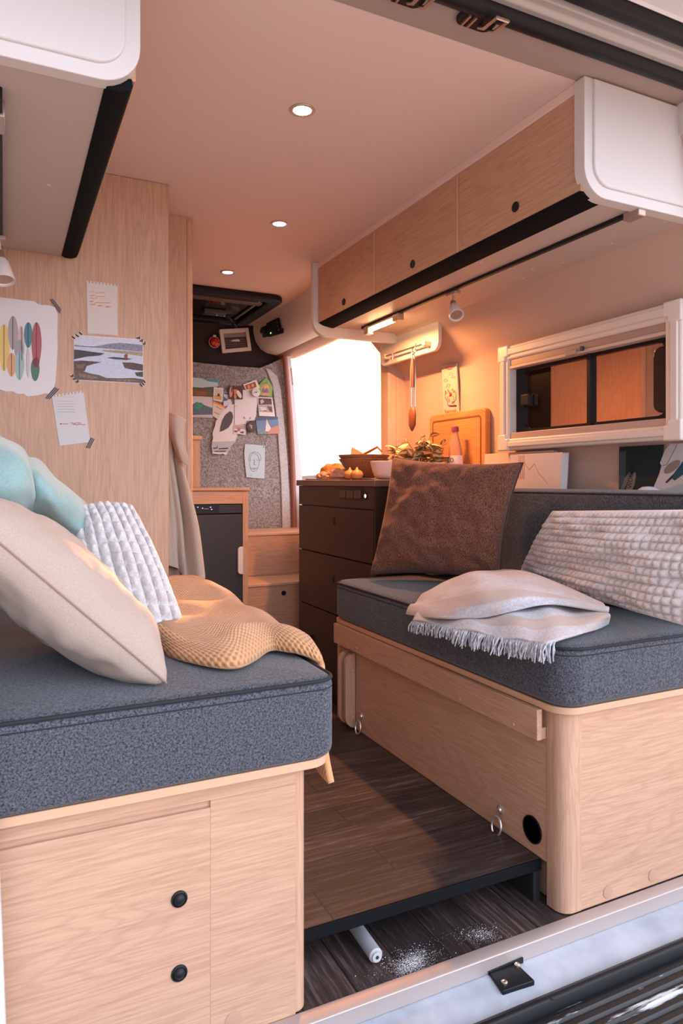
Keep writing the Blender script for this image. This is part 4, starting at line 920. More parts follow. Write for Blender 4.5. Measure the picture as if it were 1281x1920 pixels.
dots = [k3(q) for q in ([(420, 425), (485, 388), (505, 402), (440, 440)], [(815, 420), (830, 415), (885, 465), (872, 480)], [(418, 650), (432, 640), (482, 695), (470, 705)], [(835, 705), (862, 676), (878, 692), (850, 728)])]
card('lake_photo', 'landscape photo of a lake with dark shores taped to the tall cabinet', 'photo', P, ol, (.66, .66, .70), pcs, 'papers taped to the tall cabinet', tapes=[('dots', q) for q in dots])

# ================================================================= PHOTOS ON THE FELT PARTITION
P = PLN((1.3, 4.42, 1.2), (0, -1, .03)); g = 'photos and papers pinned to the felt partition'
kf = lambda pts: K(pts, 360, 680, 6.405)
E_ = lambda *a: kf(ell(*a))
card('postcard', 'landscape postcard with forest under a turquoise sky, pinned topmost at the left of the felt', 'postcard', P, kf([(-20, 176), (316, 202), (314, 300), (260, 300), (252, 404), (-20, 396)]), (.48, .62, .64), [((.10, .32, .38), kf([(120, 190), (316, 202), (315, 240), (200, 225)])), ((.10, .10, .06), kf([(-20, 290), (120, 300), (200, 292), (312, 285), (312, 300), (260, 300), (252, 404), (-20, 396)])), ((.25, .10, .03), kf([(20, 340), (180, 345), (180, 398), (20, 394)])), ((.55, .05, .05), E_(158, 192, 9, 9))], g, off=.014)
card('postcard', 'postcard of a green breaking wave, under the forest postcard', 'postcard', P, kf([(-20, 400), (252, 412), (250, 664), (-20, 655)]), (.62, .60, .60), [((.10, .14, .20), kf([(-20, 520), (60, 470), (120, 500), (248, 545), (248, 625), (-20, 630)])), ((.03, .30, .22), kf([(40, 520), (55, 480), (110, 478), (150, 510), (90, 560), (40, 570)])), ((.45, .47, .50), kf([(-20, 632), (248, 640), (248, 660), (-20, 652)]))], g, off=.012)
card('instant_photo', 'white bordered photo of a figure on a beach, over the corner of the forest postcard', 'photo', P, kf([(262, 288), (378, 308), (370, 473), (255, 452)]), (.72, .68, .66), [((.62, .52, .46), kf([(278, 310), (362, 324), (358, 400), (274, 390)])), ((.60, .34, .14), kf([(272, 390), (358, 402), (355, 450), (270, 438)])), ((.06, .05, .05), kf([(300, 400), (315, 366), (335, 380), (335, 408)])), ((.03, .12, .06), E_(318, 296, 9, 8))], g, off=.018)
card('postcard', 'small blue and white postcard between the beach photo and the surfer photo', 'postcard', P, kf([(382, 350), (448, 360), (484, 516), (378, 524)]), (.58, .64, .72), [((.06, .18, .42), kf([(384, 356), (446, 362), (440, 385), (386, 380)])), ((.10, .14, .20), kf([(382, 405), (430, 440), (425, 455), (382, 462)]))], g, off=.010)
card('paper_scrap', 'torn paper scrap with an orange stripe on the felt partition', 'paper', P, kf([(256, 455), (405, 530), (395, 560), (350, 610), (312, 680), (245, 638)]), (.66, .56, .50), [((.85, .26, .04), kf([(256, 455), (405, 530), (398, 550), (256, 480)])), ((.25, .12, .10), kf([(290, 520), (360, 560), (358, 566), (288, 526)])), ((.25, .12, .10), kf([(270, 590), (330, 620), (328, 626), (268, 596)]))], g, off=.014)
card('surfer_photo', 'brown photo of a surfer with two boards on the felt partition', 'photo', P, kf([(438, 274), (604, 282), (609, 440), (441, 436)]), (.12, .045, .035), [((.55, .30, .22), E_(470, 350, 20, 66, 4)), ((.08, .08, .12), E_(480, 320, 9, 40, 4)), ((.60, .18, .08), kf([(500, 320), (545, 320), (535, 380), (510, 390)])), ((.70, .66, .62), E_(567, 378, 22, 52, -28)), ((.55, .28, .12), kf([(505, 390), (535, 390), (530, 435), (510, 435)])), ((.6, .06, .06), E_(528, 283, 8, 8))], g, off=.020)
card('instant_photo', 'tilted instant photo beside the green badge, highest on the felt', 'photo', P, kf([(615, 262), (770, 205), (822, 305), (740, 345), (648, 332)]), (.74, .70, .68), [((.35, .08, .04), kf([(635, 272), (760, 228), (778, 290), (700, 318), (655, 322)])), ((.62, .30, .16), kf([(665, 280), (690, 262), (702, 300), (680, 318)])), ((.65, .35, .20), kf([(720, 250), (745, 262), (740, 290), (715, 290)]))], g, off=.012)
card('badge_card', 'green shield shaped card with a mountain and sun on the felt partition', 'badge', P, kf([(893, 184), (940, 235), (975, 300), (962, 360), (955, 408), (880, 402), (820, 392), (812, 330), (810, 262), (850, 215)]), (.28, .45, .12), [((.55, .30, .30), E_(885, 318, 52, 62)), ((.75, .45, .10), E_(895, 290, 26, 26)), ((.22, .18, .26), kf([(835, 350), (855, 300), (875, 325), (900, 300), (925, 355), (880, 375)])), ((.70, .30, .22), kf([(835, 362), (930, 362), (910, 395), (860, 395)])), ((.5, .05, .05), E_(888, 396, 7, 7))], g, off=.012, texts=[('CAMP MORE', kf([(828, 262)])[0], 2.4, 14, (.05, .08, .12), .95)])
card('paper_sheet', 'blank white sheet pinned in the middle of the felt partition', 'paper', P, kf([(512, 430), (610, 440), (612, 328), (700, 326), (800, 332), (796, 440), (775, 560), (765, 690), (655, 700), (650, 745), (512, 742)]), (.72, .69, .70), [((.08, .16, .42), kf([(618, 650), (626, 648), (642, 674), (634, 678)])), ((.08, .16, .42), kf([(618, 650), (624, 674), (616, 674)])), ((.08, .16, .42), kf([(700, 655), (708, 657), (696, 682), (688, 680)])), ((.6, .08, .08), E_(530, 520, 5, 5))], g, off=.008)
card('river_photo', 'white bordered photo of a rocky stream, right of the white sheet', 'photo', P, kf([(786, 412), (965, 420), (1000, 648), (808, 640)]), (.74, .71, .70), [((.12, .06, .045), kf([(798, 424), (955, 432), (962, 500), (800, 505)])), ((.40, .40, .40), kf([(800, 505), (962, 500), (972, 600), (812, 590)])), ((.55, .40, .34), kf([(820, 450), (850, 440), (870, 470), (830, 500)])), ((.16, .09, .07), kf([(900, 520), (960, 530), (968, 596), (930, 580)])), ((.62, .62, .62), kf([(815, 530), (890, 540), (900, 575), (825, 570)])), ((.45, .10, .08), E_(880, 578, 14, 8))], g, off=.012)
card('sailboat_photo', 'photo of a white sail on blue sky, lower right of the felt', 'photo', P, kf([(764, 657), (1030, 650), (1055, 852), (790, 860)]), (.18, .27, .42), [((.08, .12, .20), kf([(764, 657), (1030, 650), (1034, 680), (768, 700)])), ((.75, .68, .62), kf([(900, 672), (912, 720), (970, 820), (880, 826)])), ((.55, .28, .18), kf([(960, 780), (1044, 752), (1054, 850), (900, 856), (930, 815)])), ((.20, .28, .34), kf([(782, 800), (870, 798), (900, 856), (790, 858)])), ((.60, .14, .08), kf([(850, 800), (890, 792), (880, 806)])), ((.5, .05, .05), E_(896, 655, 8, 8))], g, off=.012)
card('paper_print', 'torn paper with a dark surfboard and a ship strip, low on the felt', 'print', P, kf([(436, 512), (505, 498), (506, 740), (505, 850), (548, 862), (536, 905), (518, 945), (482, 990), (455, 1040), (430, 1078), (408, 1112), (378, 1094), (320, 1100), (243, 1090), (250, 1060), (232, 1005), (240, 960), (255, 900), (246, 850), (262, 800), (280, 750), (288, 700), (318, 665), (342, 625), (365, 590), (400, 555)]), (.70, .66, .65), [((.10, .09, .10), kf([(332, 832), (340, 770), (362, 690), (400, 625), (455, 582), (485, 600), (496, 650), (480, 720), (440, 780), (380, 815)])), ((.45, .45, .48), kf([(243, 950), (535, 940), (482, 990), (455, 1040), (430, 1076), (245, 1075), (235, 1005)])), ((.05, .05, .07), kf([(255, 1020), (300, 1020), (302, 975), (310, 1030), (260, 1034)])), ((.05, .05, .07), kf([(320, 1028), (440, 1020), (430, 1036), (320, 1040)])), ((.10, .10, .12), kf([(270, 1060), (400, 1055), (410, 1072), (275, 1072)]))], g, off=.014)
card('instant_photo', 'small photo under the white sheet, left of the round black magnet', 'photo', P, kf([(506, 740), (652, 752), (646, 868), (500, 850)]), (.70, .66, .65), [((.42, .36, .36), kf([(512, 748), (640, 758), (636, 800), (510, 795)])), ((.40, .18, .14), kf([(545, 780), (585, 780), (575, 825), (545, 822)])), ((.10, .10, .12), kf([(510, 812), (545, 816), (545, 838), (510, 834)])), ((.12, .10, .12), kf([(585, 826), (625, 826), (620, 850), (580, 846)]))], g, off=.018)
card('face_drawing', 'pale blue sheet with a line drawing of a face, lowest on the felt', 'drawing', P, kf([(636, 977), (760, 985), (878, 1000), (876, 1200), (870, 1394), (760, 1386), (655, 1376), (640, 1240), (628, 1100)]), (.50, .62, .68),
 [((.03, .03, .05), kf(stroke(q, 3.5))) for q in ([(752, 1070), (700, 1090), (680, 1150), (690, 1200), (700, 1260), (715, 1300), (745, 1308), (780, 1290), (800, 1240), (812, 1180), (830, 1160), (822, 1110), (790, 1080), (752, 1070)], [(735, 1080), (700, 1130), (700, 1190)], [(740, 1085), (790, 1110), (812, 1180)], [(730, 1168), (752, 1165)], [(776, 1166), (798, 1172)], [(752, 1170), (746, 1225), (765, 1228)], [(700, 1270), (735, 1268), (790, 1272)], [(728, 1280), (745, 1284), (760, 1279)])]+[((.02, .02, .03), E_(862, 1013, 6, 6)), ((.02, .02, .03), E_(708, 1352, 4, 4))], g, off=.008)
def magnet(u, v, r, lb, c, g2, extra=None):
    p = P(u, v, .024); M = aim((0, -1, 0)); b = nb(); lathe(b, [(r, 0), (r, .006), (r*.9, .009), (r*.3, .010)], p, M, 26); t = obj('magnet', b, c, None); top(t, lb, 'magnet', g2)
    b = nb(); q = P(u, v, .024)+Vector((0, -.0105, 0))
    for dx, dz, a_, h_ in extra: prism(b, rr(q.x+dx-a_, q.x+dx+a_, q.z+dz-h_, q.z+dz+h_, min(a_, h_)*.6, 3), 'Y', q.y-.0012, q.y+.001)
    m2 = obj('mark', b, flat((.03, .03, .03), .5) if c is white_pl else flat((.7, .62, .6), .5), t)
magnet(*kf([(765, 358)])[0], .030, 'round white magnet with a dark mark on the felt partition', white_pl, 'round magnets', [(0, 0, .005, .004), (.014, .004, .002, .002), (-.014, -.004, .002, .002), (.004, .014, .003, .0015)])
magnet(*kf([(712, 770)])[0], .036, 'round black magnet with a small white figure on the felt partition', flat((.045, .035, .04), .5), 'round magnets', [(-.002, -.006, .0035, .006), (-.012, .008, .0015, .008), (-.002, .006, .005, .003)])
# framed picture and red bauble on the dark lining
PD = PLN((1.2, 4.50, 1.9), (0, -1, 0))
fr = [(411.5, 617.5), (466, 614.5), (472, 657), (417.5, 662)]
t = thing('picture_frame', 'white framed black and white sea picture on the dark lining', 'picture frame', PD(442, 662))
b = nb(); inn = [(419, 625), (461, 622), (465, 650.5), (423, 654.5)]
o4 = [PD(u, v, .03) for u, v in fr]; i4 = [PD(u, v, .03) for u, v in inn]
for k in range(4): prism3(b, [o4[k], o4[(k+1) % 4], i4[(k+1) % 4], i4[k]], (0, .022, 0))
obj('frame', b, flat((.74, .68, .66), .4), t, bevel=.002)
card('print', None, None, PD, inn, (.30, .26, .26), [((.07, .055, .06), [(421, 633), (463, 631), (464, 650), (424, 654)])]+[((.22, .19, .20), stroke([(423, 638+i*4), (440, 637+i*4), (463, 636+i*4)], .8)) for i in range(4)]+[((.75, .70, .70), [(432, 639.5), (438, 637), (445, 636), (450, 637.5), (449, 640), (440, 640)])], parent=t, off=.016, th=.003)
p = PD(402.5, 641.5, .022); t = thing('christmas_bauble', 'small round red ornament with a pale cap beside the white picture frame', 'ornament', p)
b = nb(); lathe(b, [(.012, -.02), (.028, -.012), (.034, 0), (.028, .012), (.012, .02)], p, 'Y', 26); obj('ball', b, flat((.50, .012, .02), .2), t)
b = nb(); box(b, p.x-.011, p.x+.009, p.y-.008, p.y+.008, p.z+.032, p.z+.046); obj('cap', b, flat((.65, .60, .62), .3), t, bevel=.002)
b = nb(); lathe(b, [(.0375, .003), (.0375, .009), (.034, .010)], p, 'Y', 26); obj('back_ring', b, flat((.6, .5, .5), .4), t)
b = nb()
for dx, dz in ((-.008, -.004), (.004, -.014), (.012, .004), (.002, .012)): lathe(b, [(.003, -.020), (.002, -.0225)], p+Vector((dx, 0, dz)), 'Y', 8)
obj('dot', b, flat((.6, .4, .1), .3), t)

# ================================================================= POSTER AND WORKTOP THINGS
P = PLN((1.937, 2.9, 1.64), (-1, 0, -.09)); kp = lambda pts: K(pts, 800, 660, 12.81)
ink = (.22, .07, .07)
def cloud(x, y, s): return [(ink, kp(stroke([(x-s, y+.35*s), (x-.9*s, y), (x-.5*s, y-.2*s), (x-.3*s, y-.7*s), (x+.1*s, y-.75*s), (x+.4*s, y-.4*s), (x+.9*s, y-.3*s), (x+s, y+.2*s), (x+.6*s, y+.5*s), (x-s, y+.35*s)], 7)))]
pcs = cloud(585, 530, 50)+cloud(645, 605, 42)+cloud(455, 690, 50)
pcs += [(ink, kp(stroke(q, 7))) for q in ([(470, 860), (510, 775), (570, 775), (530, 870)], [(490, 1075), (650, 1055), (665, 1275), (510, 1290), (490, 1075)], [(450, 940), (440, 1090), (490, 1180)], [(700, 960), (705, 1130), (660, 1200)], [(510, 1120), (545, 1115)], [(515, 1150), (550, 1147)], [(515, 1185), (550, 1180)], [(605, 1190), (640, 1190), (610, 1240)])]
pcs += [((.60, .08, .08), kp(stroke(q, 8))) for q in ([(440, 930), (470, 990), (455, 1000)], [(545, 1060), (580, 970), (600, 1030)], [(500, 900), (530, 960)], [(540, 960), (560, 1060)])]
pcs += [((.50, .36, .12), kp(ell(612, 900, 18, 22))), ((.50, .36, .12), kp(ell(640, 940, 22, 26))), ((.10, .03, .03), kp([(510, 1278), (700, 1275), (705, 1300), (540, 1300)]))]
pcs += [((.60, .12, .12), kp(stroke([(430, 372), (480, 380), (520, 360), (570, 370), (645, 350)], 12))), ((.60, .12, .12), kp(stroke([(490, 412), (540, 404), (595, 402)], 8)))]
card('poster', 'tall narrow poster with outline clouds on the wall above the cutting board', 'poster', P, kp([(362, 322), (718, 270), (790, 1640), (424, 1680)]), (.62, .52, .48), pcs, texts=[('hannal', kp([(432, 1468)])[0], 10.5, 5, (.10, .03, .03), .80)], th=.006)
t = thing('cutting_board', 'thick wooden cutting board leaning on the wall behind the bottle', 'cutting board', (1.94, 2.75, KT))
cb0 = pX(811, 779, 1.945); cb1 = pX(917, 765, 1.945); zt2 = (cb0.z+cb1.z)/2
bw = wood('board wood', 'Y', (.62, .30, .12), (.42, .17, .06), .5)
b = nb(); prism(b, rr(cb1.y, cb0.y, KT+.001, zt2, .03, 6, (.025,)*4), 'X', 1.926, 1.958); o = obj('board', b, bw, t, bevel=.006, seg=3)
b = nb(); ringf(b, rr(cb1.y+.03, cb0.y-.03, KT+.03, zt2-.03, .02, 6), rr(cb1.y+.038, cb0.y-.038, KT+.038, zt2-.038, .015, 6), 'X', 1.9245, 1.9262); obj('juice_groove', b, flat((.20, .07, .025), .6), o)
# bottle
bc = pY(855, 850, 2.60); bc = Vector((1.872, 0, 0)); r_ = ray(853.5, 850); bc.y = 1.872*r_[1]/r_[0]; bc.z = KT
t = thing('washing_up_bottle', 'clear plastic bottle with a purple cap and white label before the cutting board', 'bottle', bc)
pm, pnt, pb = base('clear plastic'); pb.inputs['Base Color'].default_value = (.80, .60, .50, 1); pb.inputs['Roughness'].default_value = .12; pb.inputs['Transmission Weight'].default_value = .75; pb.inputs['IOR'].default_value = 1.25
zt3 = H+(903-800)*bc.y/ray(853, 800)[1]/F; hh = zt3-KT
sc2 = (.72, 1.12)
b = nb(); lathe(b, [(.030, 0), (.037, .006), (.039, .03), (.039, .12*hh/.25), (.036, .145*hh/.25), (.028, .175*hh/.25), (.019, .205*hh/.25), (.0155, .218*hh/.25), (.0155, .232*hh/.25)], bc, 'Z', 32, sc=sc2); bo = obj('body', b, pm, t)
b = nb(); lathe(b, [(.0385, .02), (.0412, .021), (.0412, .112*hh/.25), (.0385, .113*hh/.25)], bc, 'Z', 32, sc=sc2); lb_ = obj('label_sleeve', b, flat((.72, .68, .68), .5), t, label='white wrap label')
b = nb(); lathe(b, [(.0175, .226*hh/.25), (.0175, .244*hh/.25), (.015, .25*hh/.25)], bc, 'Z', 24); obj('cap', b, flat((.20, .04, .14), .35), t, label='purple screw cap')
def on_bottle(yc, z0, h, xs=1):
    def f(a, b_):
        y = yc-a*h*xs; c_ = (y-bc.y)/(.0412*1.12); c_ = max(-1, min(1, c_)); return Vector((bc.x-.72*.0412*math.sqrt(max(0, 1-c_*c_))-.0012, y, z0+b_*h))
    return f
b = nb(); add_text(b, 'ECO', on_bottle(bc.y+.030, KT+.082*hh/.25, .028)); obj('lettering', b, flat((.02, .03, .06), .6), lb_, smooth=False)
b = nb(); add_text(b, 'VER', on_bottle(bc.y+.030, KT+.056*hh/.25, .028)); obj('lettering', b, flat((.05, .22, .06), .6), lb_, smooth=False)
# dish cloth
cl, cnt_, cbs = base('checked cotton'); v = coords(cnt_, (1, 1, 1)); bt = N(cnt_, 'ShaderNodeTexBrick', Scale=1.0); bt.inputs['Brick Width'].default_value = .014; bt.inputs['Row Height'].default_value = .014; bt.inputs['Mortar Size'].default_value = .0009; bt.offset = 0
bt.inputs['Color1'].default_value = bt.inputs['Color2'].default_value = (.60, .42, .30, 1); bt.inputs['Mortar'].default_value = (.06, .04, .04, 1); cnt_.links.new(v, bt.inputs[0]); cnt_.links.new(bt.outputs[0], cbs.inputs['Base Color']); cbs.inputs['Roughness'].default_value = .9
def lump(name, label, cat, c, rx, ry, rz, mat, seed=0, amp=.12, rot=0, group=None, frq=2.2):
    b = nb(); bmesh.ops.create_icosphere(b, subdivisions=4, radius=1)
    for v_ in b.verts:
        n = v_.co.normalized(); k = 1+amp*noise.noise(n*frq+Vector((seed, 0, 0)))+amp*.4*noise.noise(n*5+Vector((seed, 3, 0)))
        x, y, z = n.x*k*rx, n.y*k*ry, max(n.z*k*rz, -rz*.55)
        v_.co = Vector((c[0]+x*math.cos(rot)-y*math.sin(rot), c[1]+x*math.sin(rot)+y*math.cos(rot), c[2]+z+rz*.55))
    o = obj(name, b, mat); top(o, label, cat, group); return o
lump('dish_cloth', 'folded beige checked dish cloth peeping over the brown pillow', 'cloth', (1.775, 2.50, KT+.0015), .055, .085, .042, cl, 3, .12, .25)
# bowls
bc1 = Vector((1.615, 0, 0)); r_ = ray(704, 880); bc1.y = bc1.x*r_[1]/r_[0]
def bowl(name, label, c, r0, r1, h, mat, group=None, th=.005, curve=.6, foot=0, par=None):
    b = nb(); P_ = []
    for i in range(9):
        f = i/8; P_.append((r0+(r1-r0)*f**curve, h*f))
    Q = [(r-th, z+th*.6) for r, z in P_[::-1]]; Q[0] = (P_[-1][0]-th*.8, h+.001)
    lathe(b, [(r0*.6, 0)]+P_+Q+[(.004, th)], c, 'Z', 36); o = obj(name, b, mat); top(o, label, 'bowl', group); return o
z_ = KT+.0095
bb = fabric('woven brown', (.16, .07, .04), (.34, .16, .09), 260, bs=.5)
bowl('bowl', 'lower flared brown bowl of two nested on the worktop', Vector((bc1.x, bc1.y+.12, z_)), .055, .128, .094, bb, 'nested brown bowls', curve=.9)
bowl('bowl', 'upper brown bowl nested inside the other one', Vector((bc1.x, bc1.y+.12, z_+.022)), .050, .130, .092, fabric('woven brown', (.20, .09, .05), (.40, .2, .11), 260, bs=.5), 'nested brown bowls', curve=.85)
wc = Vector((1.60, 0, 0)); r_ = ray(727, 880); wc.y = wc.x*r_[1]/r_[0]; wc.z = KT+.001
bowl('bowl', 'small white bowl in front of the brown bowls', wc, .042, .082, .084, flat((.72, .62, .60), .25), curve=.42)
# utensils in the brown bowls
cz = Vector((bc1.x, bc1.y+.12, z_+.10))
b = nb(); tube(b, [cz+Vector((-.02, .05, .0)), cz+Vector((.03, -.01, .035)), cz+Vector((.06, -.03, .055)), cz+Vector((.075, -.05, .03))], [.006, .007, .007, .005], 8); top(obj('pot_handle', b, flat((.20, .05, .02), .5)), 'curved dark handle rising out of the brown bowls', 'handle')
b = nb(); M = Matrix.Rotation(.5, 3, 'Y'); prism3(b, [cz+M @ Vector(q) for q in ((-.05, .03, -.03), (-.075, .02, .022), (-.02, .0, .020), (.02, .02, -.03))], (0, .006, 0)); top(obj('cracker', b, flat((.58, .36, .18), .7)), 'pale piece of bread sticking out of the brown bowls', 'bread')
# packets and onions left of the bowls
lump('paper_bag', 'crumpled orange paper bag behind the wrapped packets', 'bag', (1.60, 3.40, KT+.009), .06, .13, .05, flat((.70, .30, .10), .7), 5, .25)
lump('wrapped_packet', 'pink wrapped packet lying on the worktop, nearer the bowls', 'packet', (1.525, 3.17, KT+.009), .035, .085, .030, flat((.62, .34, .26), .5), 9, .3, .2, 'wrapped packets')
lump('wrapped_packet', 'pink wrapped packet nearest the side door', 'packet', (1.515, 3.36, KT+.009), .03, .07, .022, flat((.60, .36, .28), .5), 12, .3, -.1, 'wrapped packets')
for k, (x, y, lb) in enumerate(((1.505, 3.02, 'small onion by the white bowl, the left one'), (1.51, 2.955, 'small onion by the white bowl, the right one'))):
    t = thing('onion', lb, 'onion', (x, y, KT+.001), 'small onions')
    b = nb(); lathe(b, [(.006, 0), (.024, .008), (.031, .024), (.024, .040), (.008, .048), (.003, .060)], (x, y, KT+.001), 'Z', 20); obj('bulb', b, flat((.52, .24, .08), .45), t, ang=70)
# plants
lm, lnt, lb_n = base('variegated leaf'); tc = N(lnt, 'ShaderNodeTexCoord'); sp = N(lnt, 'ShaderNodeSeparateXYZ'); lnt.links.new(tc.outputs['UV'], sp.inputs[0])
cr = ramp(lnt, sp.outputs[1], [(0, (.26, .16, .05)), (.26, (.20, .13, .04)), (.34, (.72, .55, .34)), (.66, (.72, .55, .34)), (.74, (.20, .13, .04)), (1, (.26, .16, .05))]); lnt.links.new(cr, lb_n.inputs['Base Color']); lb_n.inputs['Roughness'].default_value = .45
def leaf(bm, p, d, L, w, droop):
    d = Vector(d).normalized(); sd = (Matrix.Rotation(random.uniform(-1.2, 1.2), 3, d) @ d.cross(Vector((0, 0, 1)))).normalized(); up = sd.cross(d)
    def f(s, t):
        x = s*L; half = w*math.sin(PI*min(1, s**.75))*.5+.0005
        return p+d*x+Vector((0, 0, -droop*s*s*L))+sd*half*(2*t-1)+up*(-.25*half*(1-abs(2*t-1)))
    gridsurf(bm, f, 7, 4)
def plant(root_loc, name, label, n, R, seed, pot_r, pot_h, potcol):
    c = Vector(root_loc); t = thing(name, label, 'plant', c); rng = random.Random(seed)
    b = nb(); lathe(b, [(pot_r*.8, 0), (pot_r, pot_h*.5), (pot_r*1.02, pot_h), (pot_r*.9, pot_h), (pot_r*.88, pot_h-.012)], c, 'Z', 28); obj('pot', b, potcol, t)
    b = nb(); b2 = nb()
    for k in range(n):
        a = rng.uniform(0, 2*PI); el_ = rng.uniform(.0, 1.2); s = c+Vector((0, 0, pot_h*.95)); L = R*rng.uniform(.35, 1.0)
        tip = s+Vector((math.cos(a)*math.cos(el_), math.sin(a)*math.cos(el_), math.sin(el_)*.95))*L
        tube(b2, [s, (s+tip)/2+Vector((0, 0, .012)), tip], .0016, 5)
        for j in range(3): 
            q = s+(tip-s)*(.55+.22*j); leaf(b, q+Vector((0, 0, .006)), (math.cos(a+rng.uniform(-1.3, 1.3)), math.sin(a+rng.uniform(-1.3, 1.3)), rng.uniform(-.1, .8)), rng.uniform(.050, .078), rng.uniform(.026, .040), rng.uniform(.1, .6))
    obj('stems', b2, flat((.20, .16, .05), .6), t); obj('foliage', b, lm, t, ang=80)
pr0 = Vector((1.74, 0, KT+.001)); r_ = ray(786, 860); pr0.y = 1.74*r_[1]/r_[0]
plant(pr0, 'potted_plant', 'striped leafy plant in a pot hidden behind the brown pillow', 46, .155, 6, .04, .075, flat((.30, .16, .12), .5))
pw_ = Vector((1.79, 0, KT+.001)); r_ = ray(819, 860); pw_.y = 1.79*r_[1]/r_[0]
b = nb(); lathe(b, [(.032, 0), (.038, .004), (.0385, .078), (.0345, .078), (.034, .02)], pw_, 'Z', 28); top(obj('white_cup', b, flat((.70, .60, .57), .35)), 'plain white cup between the striped plant and the bottle', 'cup')

# ================================================================= BOOKS AND CARDS BEHIND THE BACKREST
def book(name, label, y0, y1, z0, z1, xb, th, lean, colr, group, spine=None):
    t = thing(name, label, 'book', (xb, (y0+y1)/2, z0), group)
    dx = (z1-z0)*lean
    sh = lambda bm: [setattr(v_, 'co', Vector((v_.co.x+(v_.co.z-z0)*lean, v_.co.y, v_.co.z))) for v_ in bm.verts]
    b = nb(); box(b, xb+.002, xb+th-.002, y0+.003, y1-.004, z0+.003, z1-.003); sh(b); obj('pages', b, flat((.74, .71, .72), .8), t)
    b = nb(); box(b, xb, xb+.002, y0, y1, z0, z1); box(b, xb+th-.002, xb+th, y0, y1, z0, z1); box(b, xb, xb+th, y1-.002, y1, z0, z1); sh(b); c = obj('cover', b, colr, t, bevel=.0006)
    return t, c
yA = pX(1050, 870, 1.872).y; yB = pX(915, 862, 1.90).y
bz = .991; zA = pX(1040, 849, 1.90).z
t, cv = book('book', 'thick white book with red lines on its cover, front one behind the backrest', yA, yA+.30, bz, zA, 1.868, .034, .075, flat((.66, .60, .62), .5), 'white books')
b = nb()
def bk(a_, z): return Vector((1.868+(z-bz)*.075-.0006, yA+a_, z))
for k in range(4):
    q = [bk(.215+.010*k, zA-.004), bk(.213+.010*k, zA-.004), bk(.205+.010*k, zA-.10), bk(.207+.010*k, zA-.10)]
    prism3(b, q, (.0008, 0, 0))
pl_ = [(.27, .10), (.24, .085), (.21, .11), (.18, .075), (.15, .10), (.12, .06), (.09, .04), (.07, .02)]
for i in range(len(pl_)-1):
    a0, z0 = pl_[i]; a1, z1 = pl_[i+1]; prism3(b, [bk(a0, bz+.08+z0), bk(a1, bz+.08+z1), bk(a1, bz+.0785+z1), bk(a0, bz+.0785+z0)], (.0008, 0, 0))
obj('cover_lines', b, flat((.45, .10, .09), .6), cv, smooth=False)
b = nb()
for s_, a_ in (('MEMORY', .056), ('BERGWELTEN', .048)): add_text(b, '· · ·  · · ·', lambda x, y, a_=a_: bk(a_+y*.012, bz+.085+x*.012))
obj('lettering', b, flat((.05, .04, .05), .6), cv, smooth=False)
t, cv = book('book', 'second white book, standing behind the one with red lines', yA+.09, yB+.055, bz, zA+.012, 1.908, .020, .075, flat((.66, .55, .50), .5), 'white books')
P = PLN((1.9535, 2, 1.1), (-1, 0, 0)); km = lambda pts: K(pts, 1080, 800, 6.375)
card('magazine', 'dark blue green magazine with vertical black letters, leaning under the window', 'magazine', P, km([(518, 242), (1048, 214), (1020, 460), (935, 700), (940, 1300), (508, 1300)]), (.012, .028, .035), [((.05, .085, .10), km([(524, 300), (600, 290), (590, 700), (520, 900), (514, 1000), (512, 780)])), ((.22, .19, .20), km([(590, 770), (640, 620), (700, 540), (720, 560), (700, 700), (660, 780)])), ((.12, .16, .18), km([(560, 790), (630, 640), (660, 560), (640, 540), (580, 620), (530, 780)]))], texts=[('& WOODS', km([(660, 800)])[0], 11.5, 84, (.004, .006, .008), .95)], th=.0015)
P = PLN((1.948, 2, 1.1), (-1, 0, 0))
card('bird_print', 'pale print with grey and blue feather shapes beside the dark magazine', 'print', P, km([(1060, 290), (1130, 205), (1600, 180), (1600, 1300), (925, 1300), (930, 720), (1000, 560), (1022, 465), (1005, 435)]), (.56, .58, .62), [((.30, .24, .21), km(ell(1150, 480, 120, 50, -38))), ((.02, .09, .13), km([(1140, 610), (1200, 520), (1290, 400), (1420, 350), (1420, 470), (1300, 560), (1180, 645)])), ((.03, .03, .05), km([(1070, 665), (1130, 600), (1190, 545), (1150, 620), (1085, 675)])), ((.20, .19, .22), km(stroke([(1030, 465), (1085, 455), (1150, 330), (1215, 205)], 5))), ((.40, .50, .54), km([(930, 780), (1020, 760), (1250, 690), (1600, 600), (1600, 1300), (926, 1300)]))], th=.0015)
p = pX(1216, 925, 1.905); tz = pX(1216, 912, 1.905).z
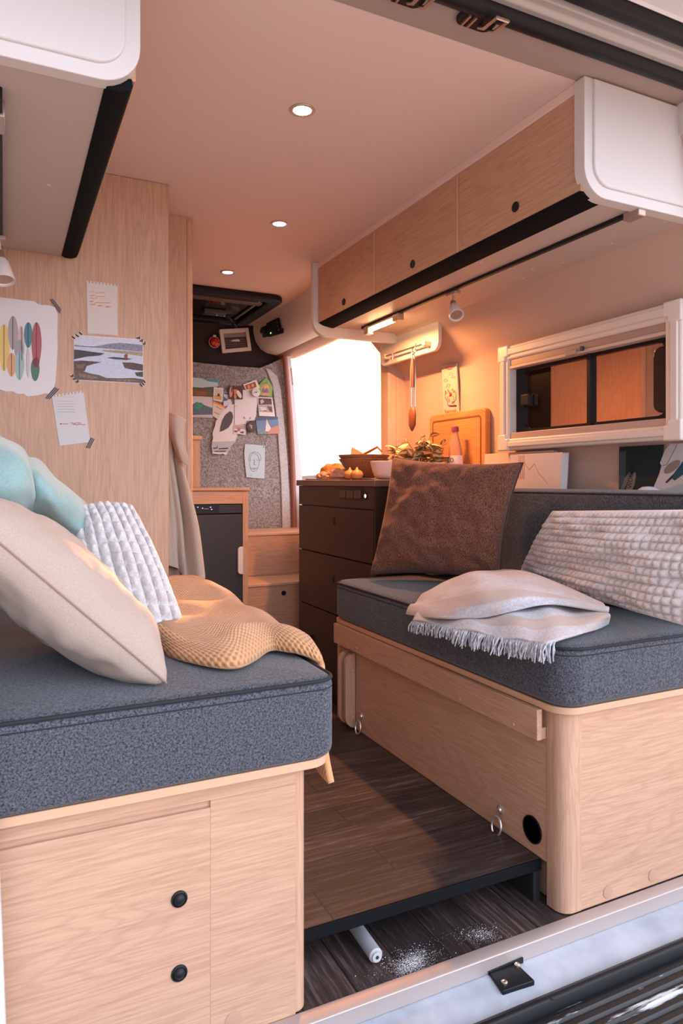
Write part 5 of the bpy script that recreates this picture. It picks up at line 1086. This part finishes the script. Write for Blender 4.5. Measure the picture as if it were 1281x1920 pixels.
b = nb(); lathe(b, [(.026, 0), (.030, .01), (.038, tz-.991-.045), (.040, tz-.991-.028), (.034, tz-.991-.012), (.020, tz-.991-.002), (.006, tz-.991)], (1.905, p.y, .991), 'Z', 28); top(obj('round_jar', b, flat((.62, .62, .72), .35)), 'round white dome just showing above the right backrest', 'container')
# ================================================================= SKY AND SUN
w = bpy.data.worlds.new('sky'); bpy.context.scene.world = w; w.use_nodes = True; nt = w.node_tree
bg = nt.nodes['Background']; tc = N(nt, 'ShaderNodeTexCoord')
sd = Vector(ray(727, 768)).normalized()
dp = N(nt, 'ShaderNodeVectorMath', operation='DOT_PRODUCT'); dp.inputs[1].default_value = sd; nt.links.new(tc.outputs['Generated'], dp.inputs[0])
mr = N(nt, 'ShaderNodeMapRange'); mr.inputs[1].default_value = -1; mr.inputs[2].default_value = 1; nt.links.new(dp.outputs['Value'], mr.inputs[0])
col = ramp(nt, mr.outputs[0], [(0, (.55, .57, .68)), (.5, (.60, .58, .65)), (.80, (1.9, 1.3, 1.05)), (.93, (4., 2.4, 1.5)), (1.0, (14., 6., 2.2))])
d2 = N(nt, 'ShaderNodeVectorMath', operation='DOT_PRODUCT'); d2.inputs[1].default_value = Vector((.42, -.86, .28)).normalized(); nt.links.new(tc.outputs['Generated'], d2.inputs[0])
c2 = ramp(nt, d2.outputs['Value'], [(.35, (0, 0, 0)), (.75, (1.4, 1.5, 1.75)), (1.0, (3.8, 4.0, 4.6))])
ad = N(nt, 'ShaderNodeMix', data_type='RGBA', blend_type='ADD'); ad.inputs[0].default_value = 1; nt.links.new(col, ad.inputs[6]); nt.links.new(c2, ad.inputs[7]); col = ad.outputs[2]
nt.links.new(col, bg.inputs[0]); bg.inputs[1].default_value = 1.0
l = bpy.data.lights.new('sun', 'SUN'); l.energy = 14; l.color = (1, .42, .14); l.angle = math.radians(1.2)
so = bpy.data.objects.new('sun', l); C.objects.link(so); so.rotation_euler = sd.to_track_quat('Z', 'Y').to_euler(); so.location = (2, 5, 3)
vs = bpy.context.scene.view_settings; vs.view_transform = 'Standard'; vs.look = 'None'; vs.exposure = 0.05; vs.gamma = 1; vs.use_curve_mapping = False
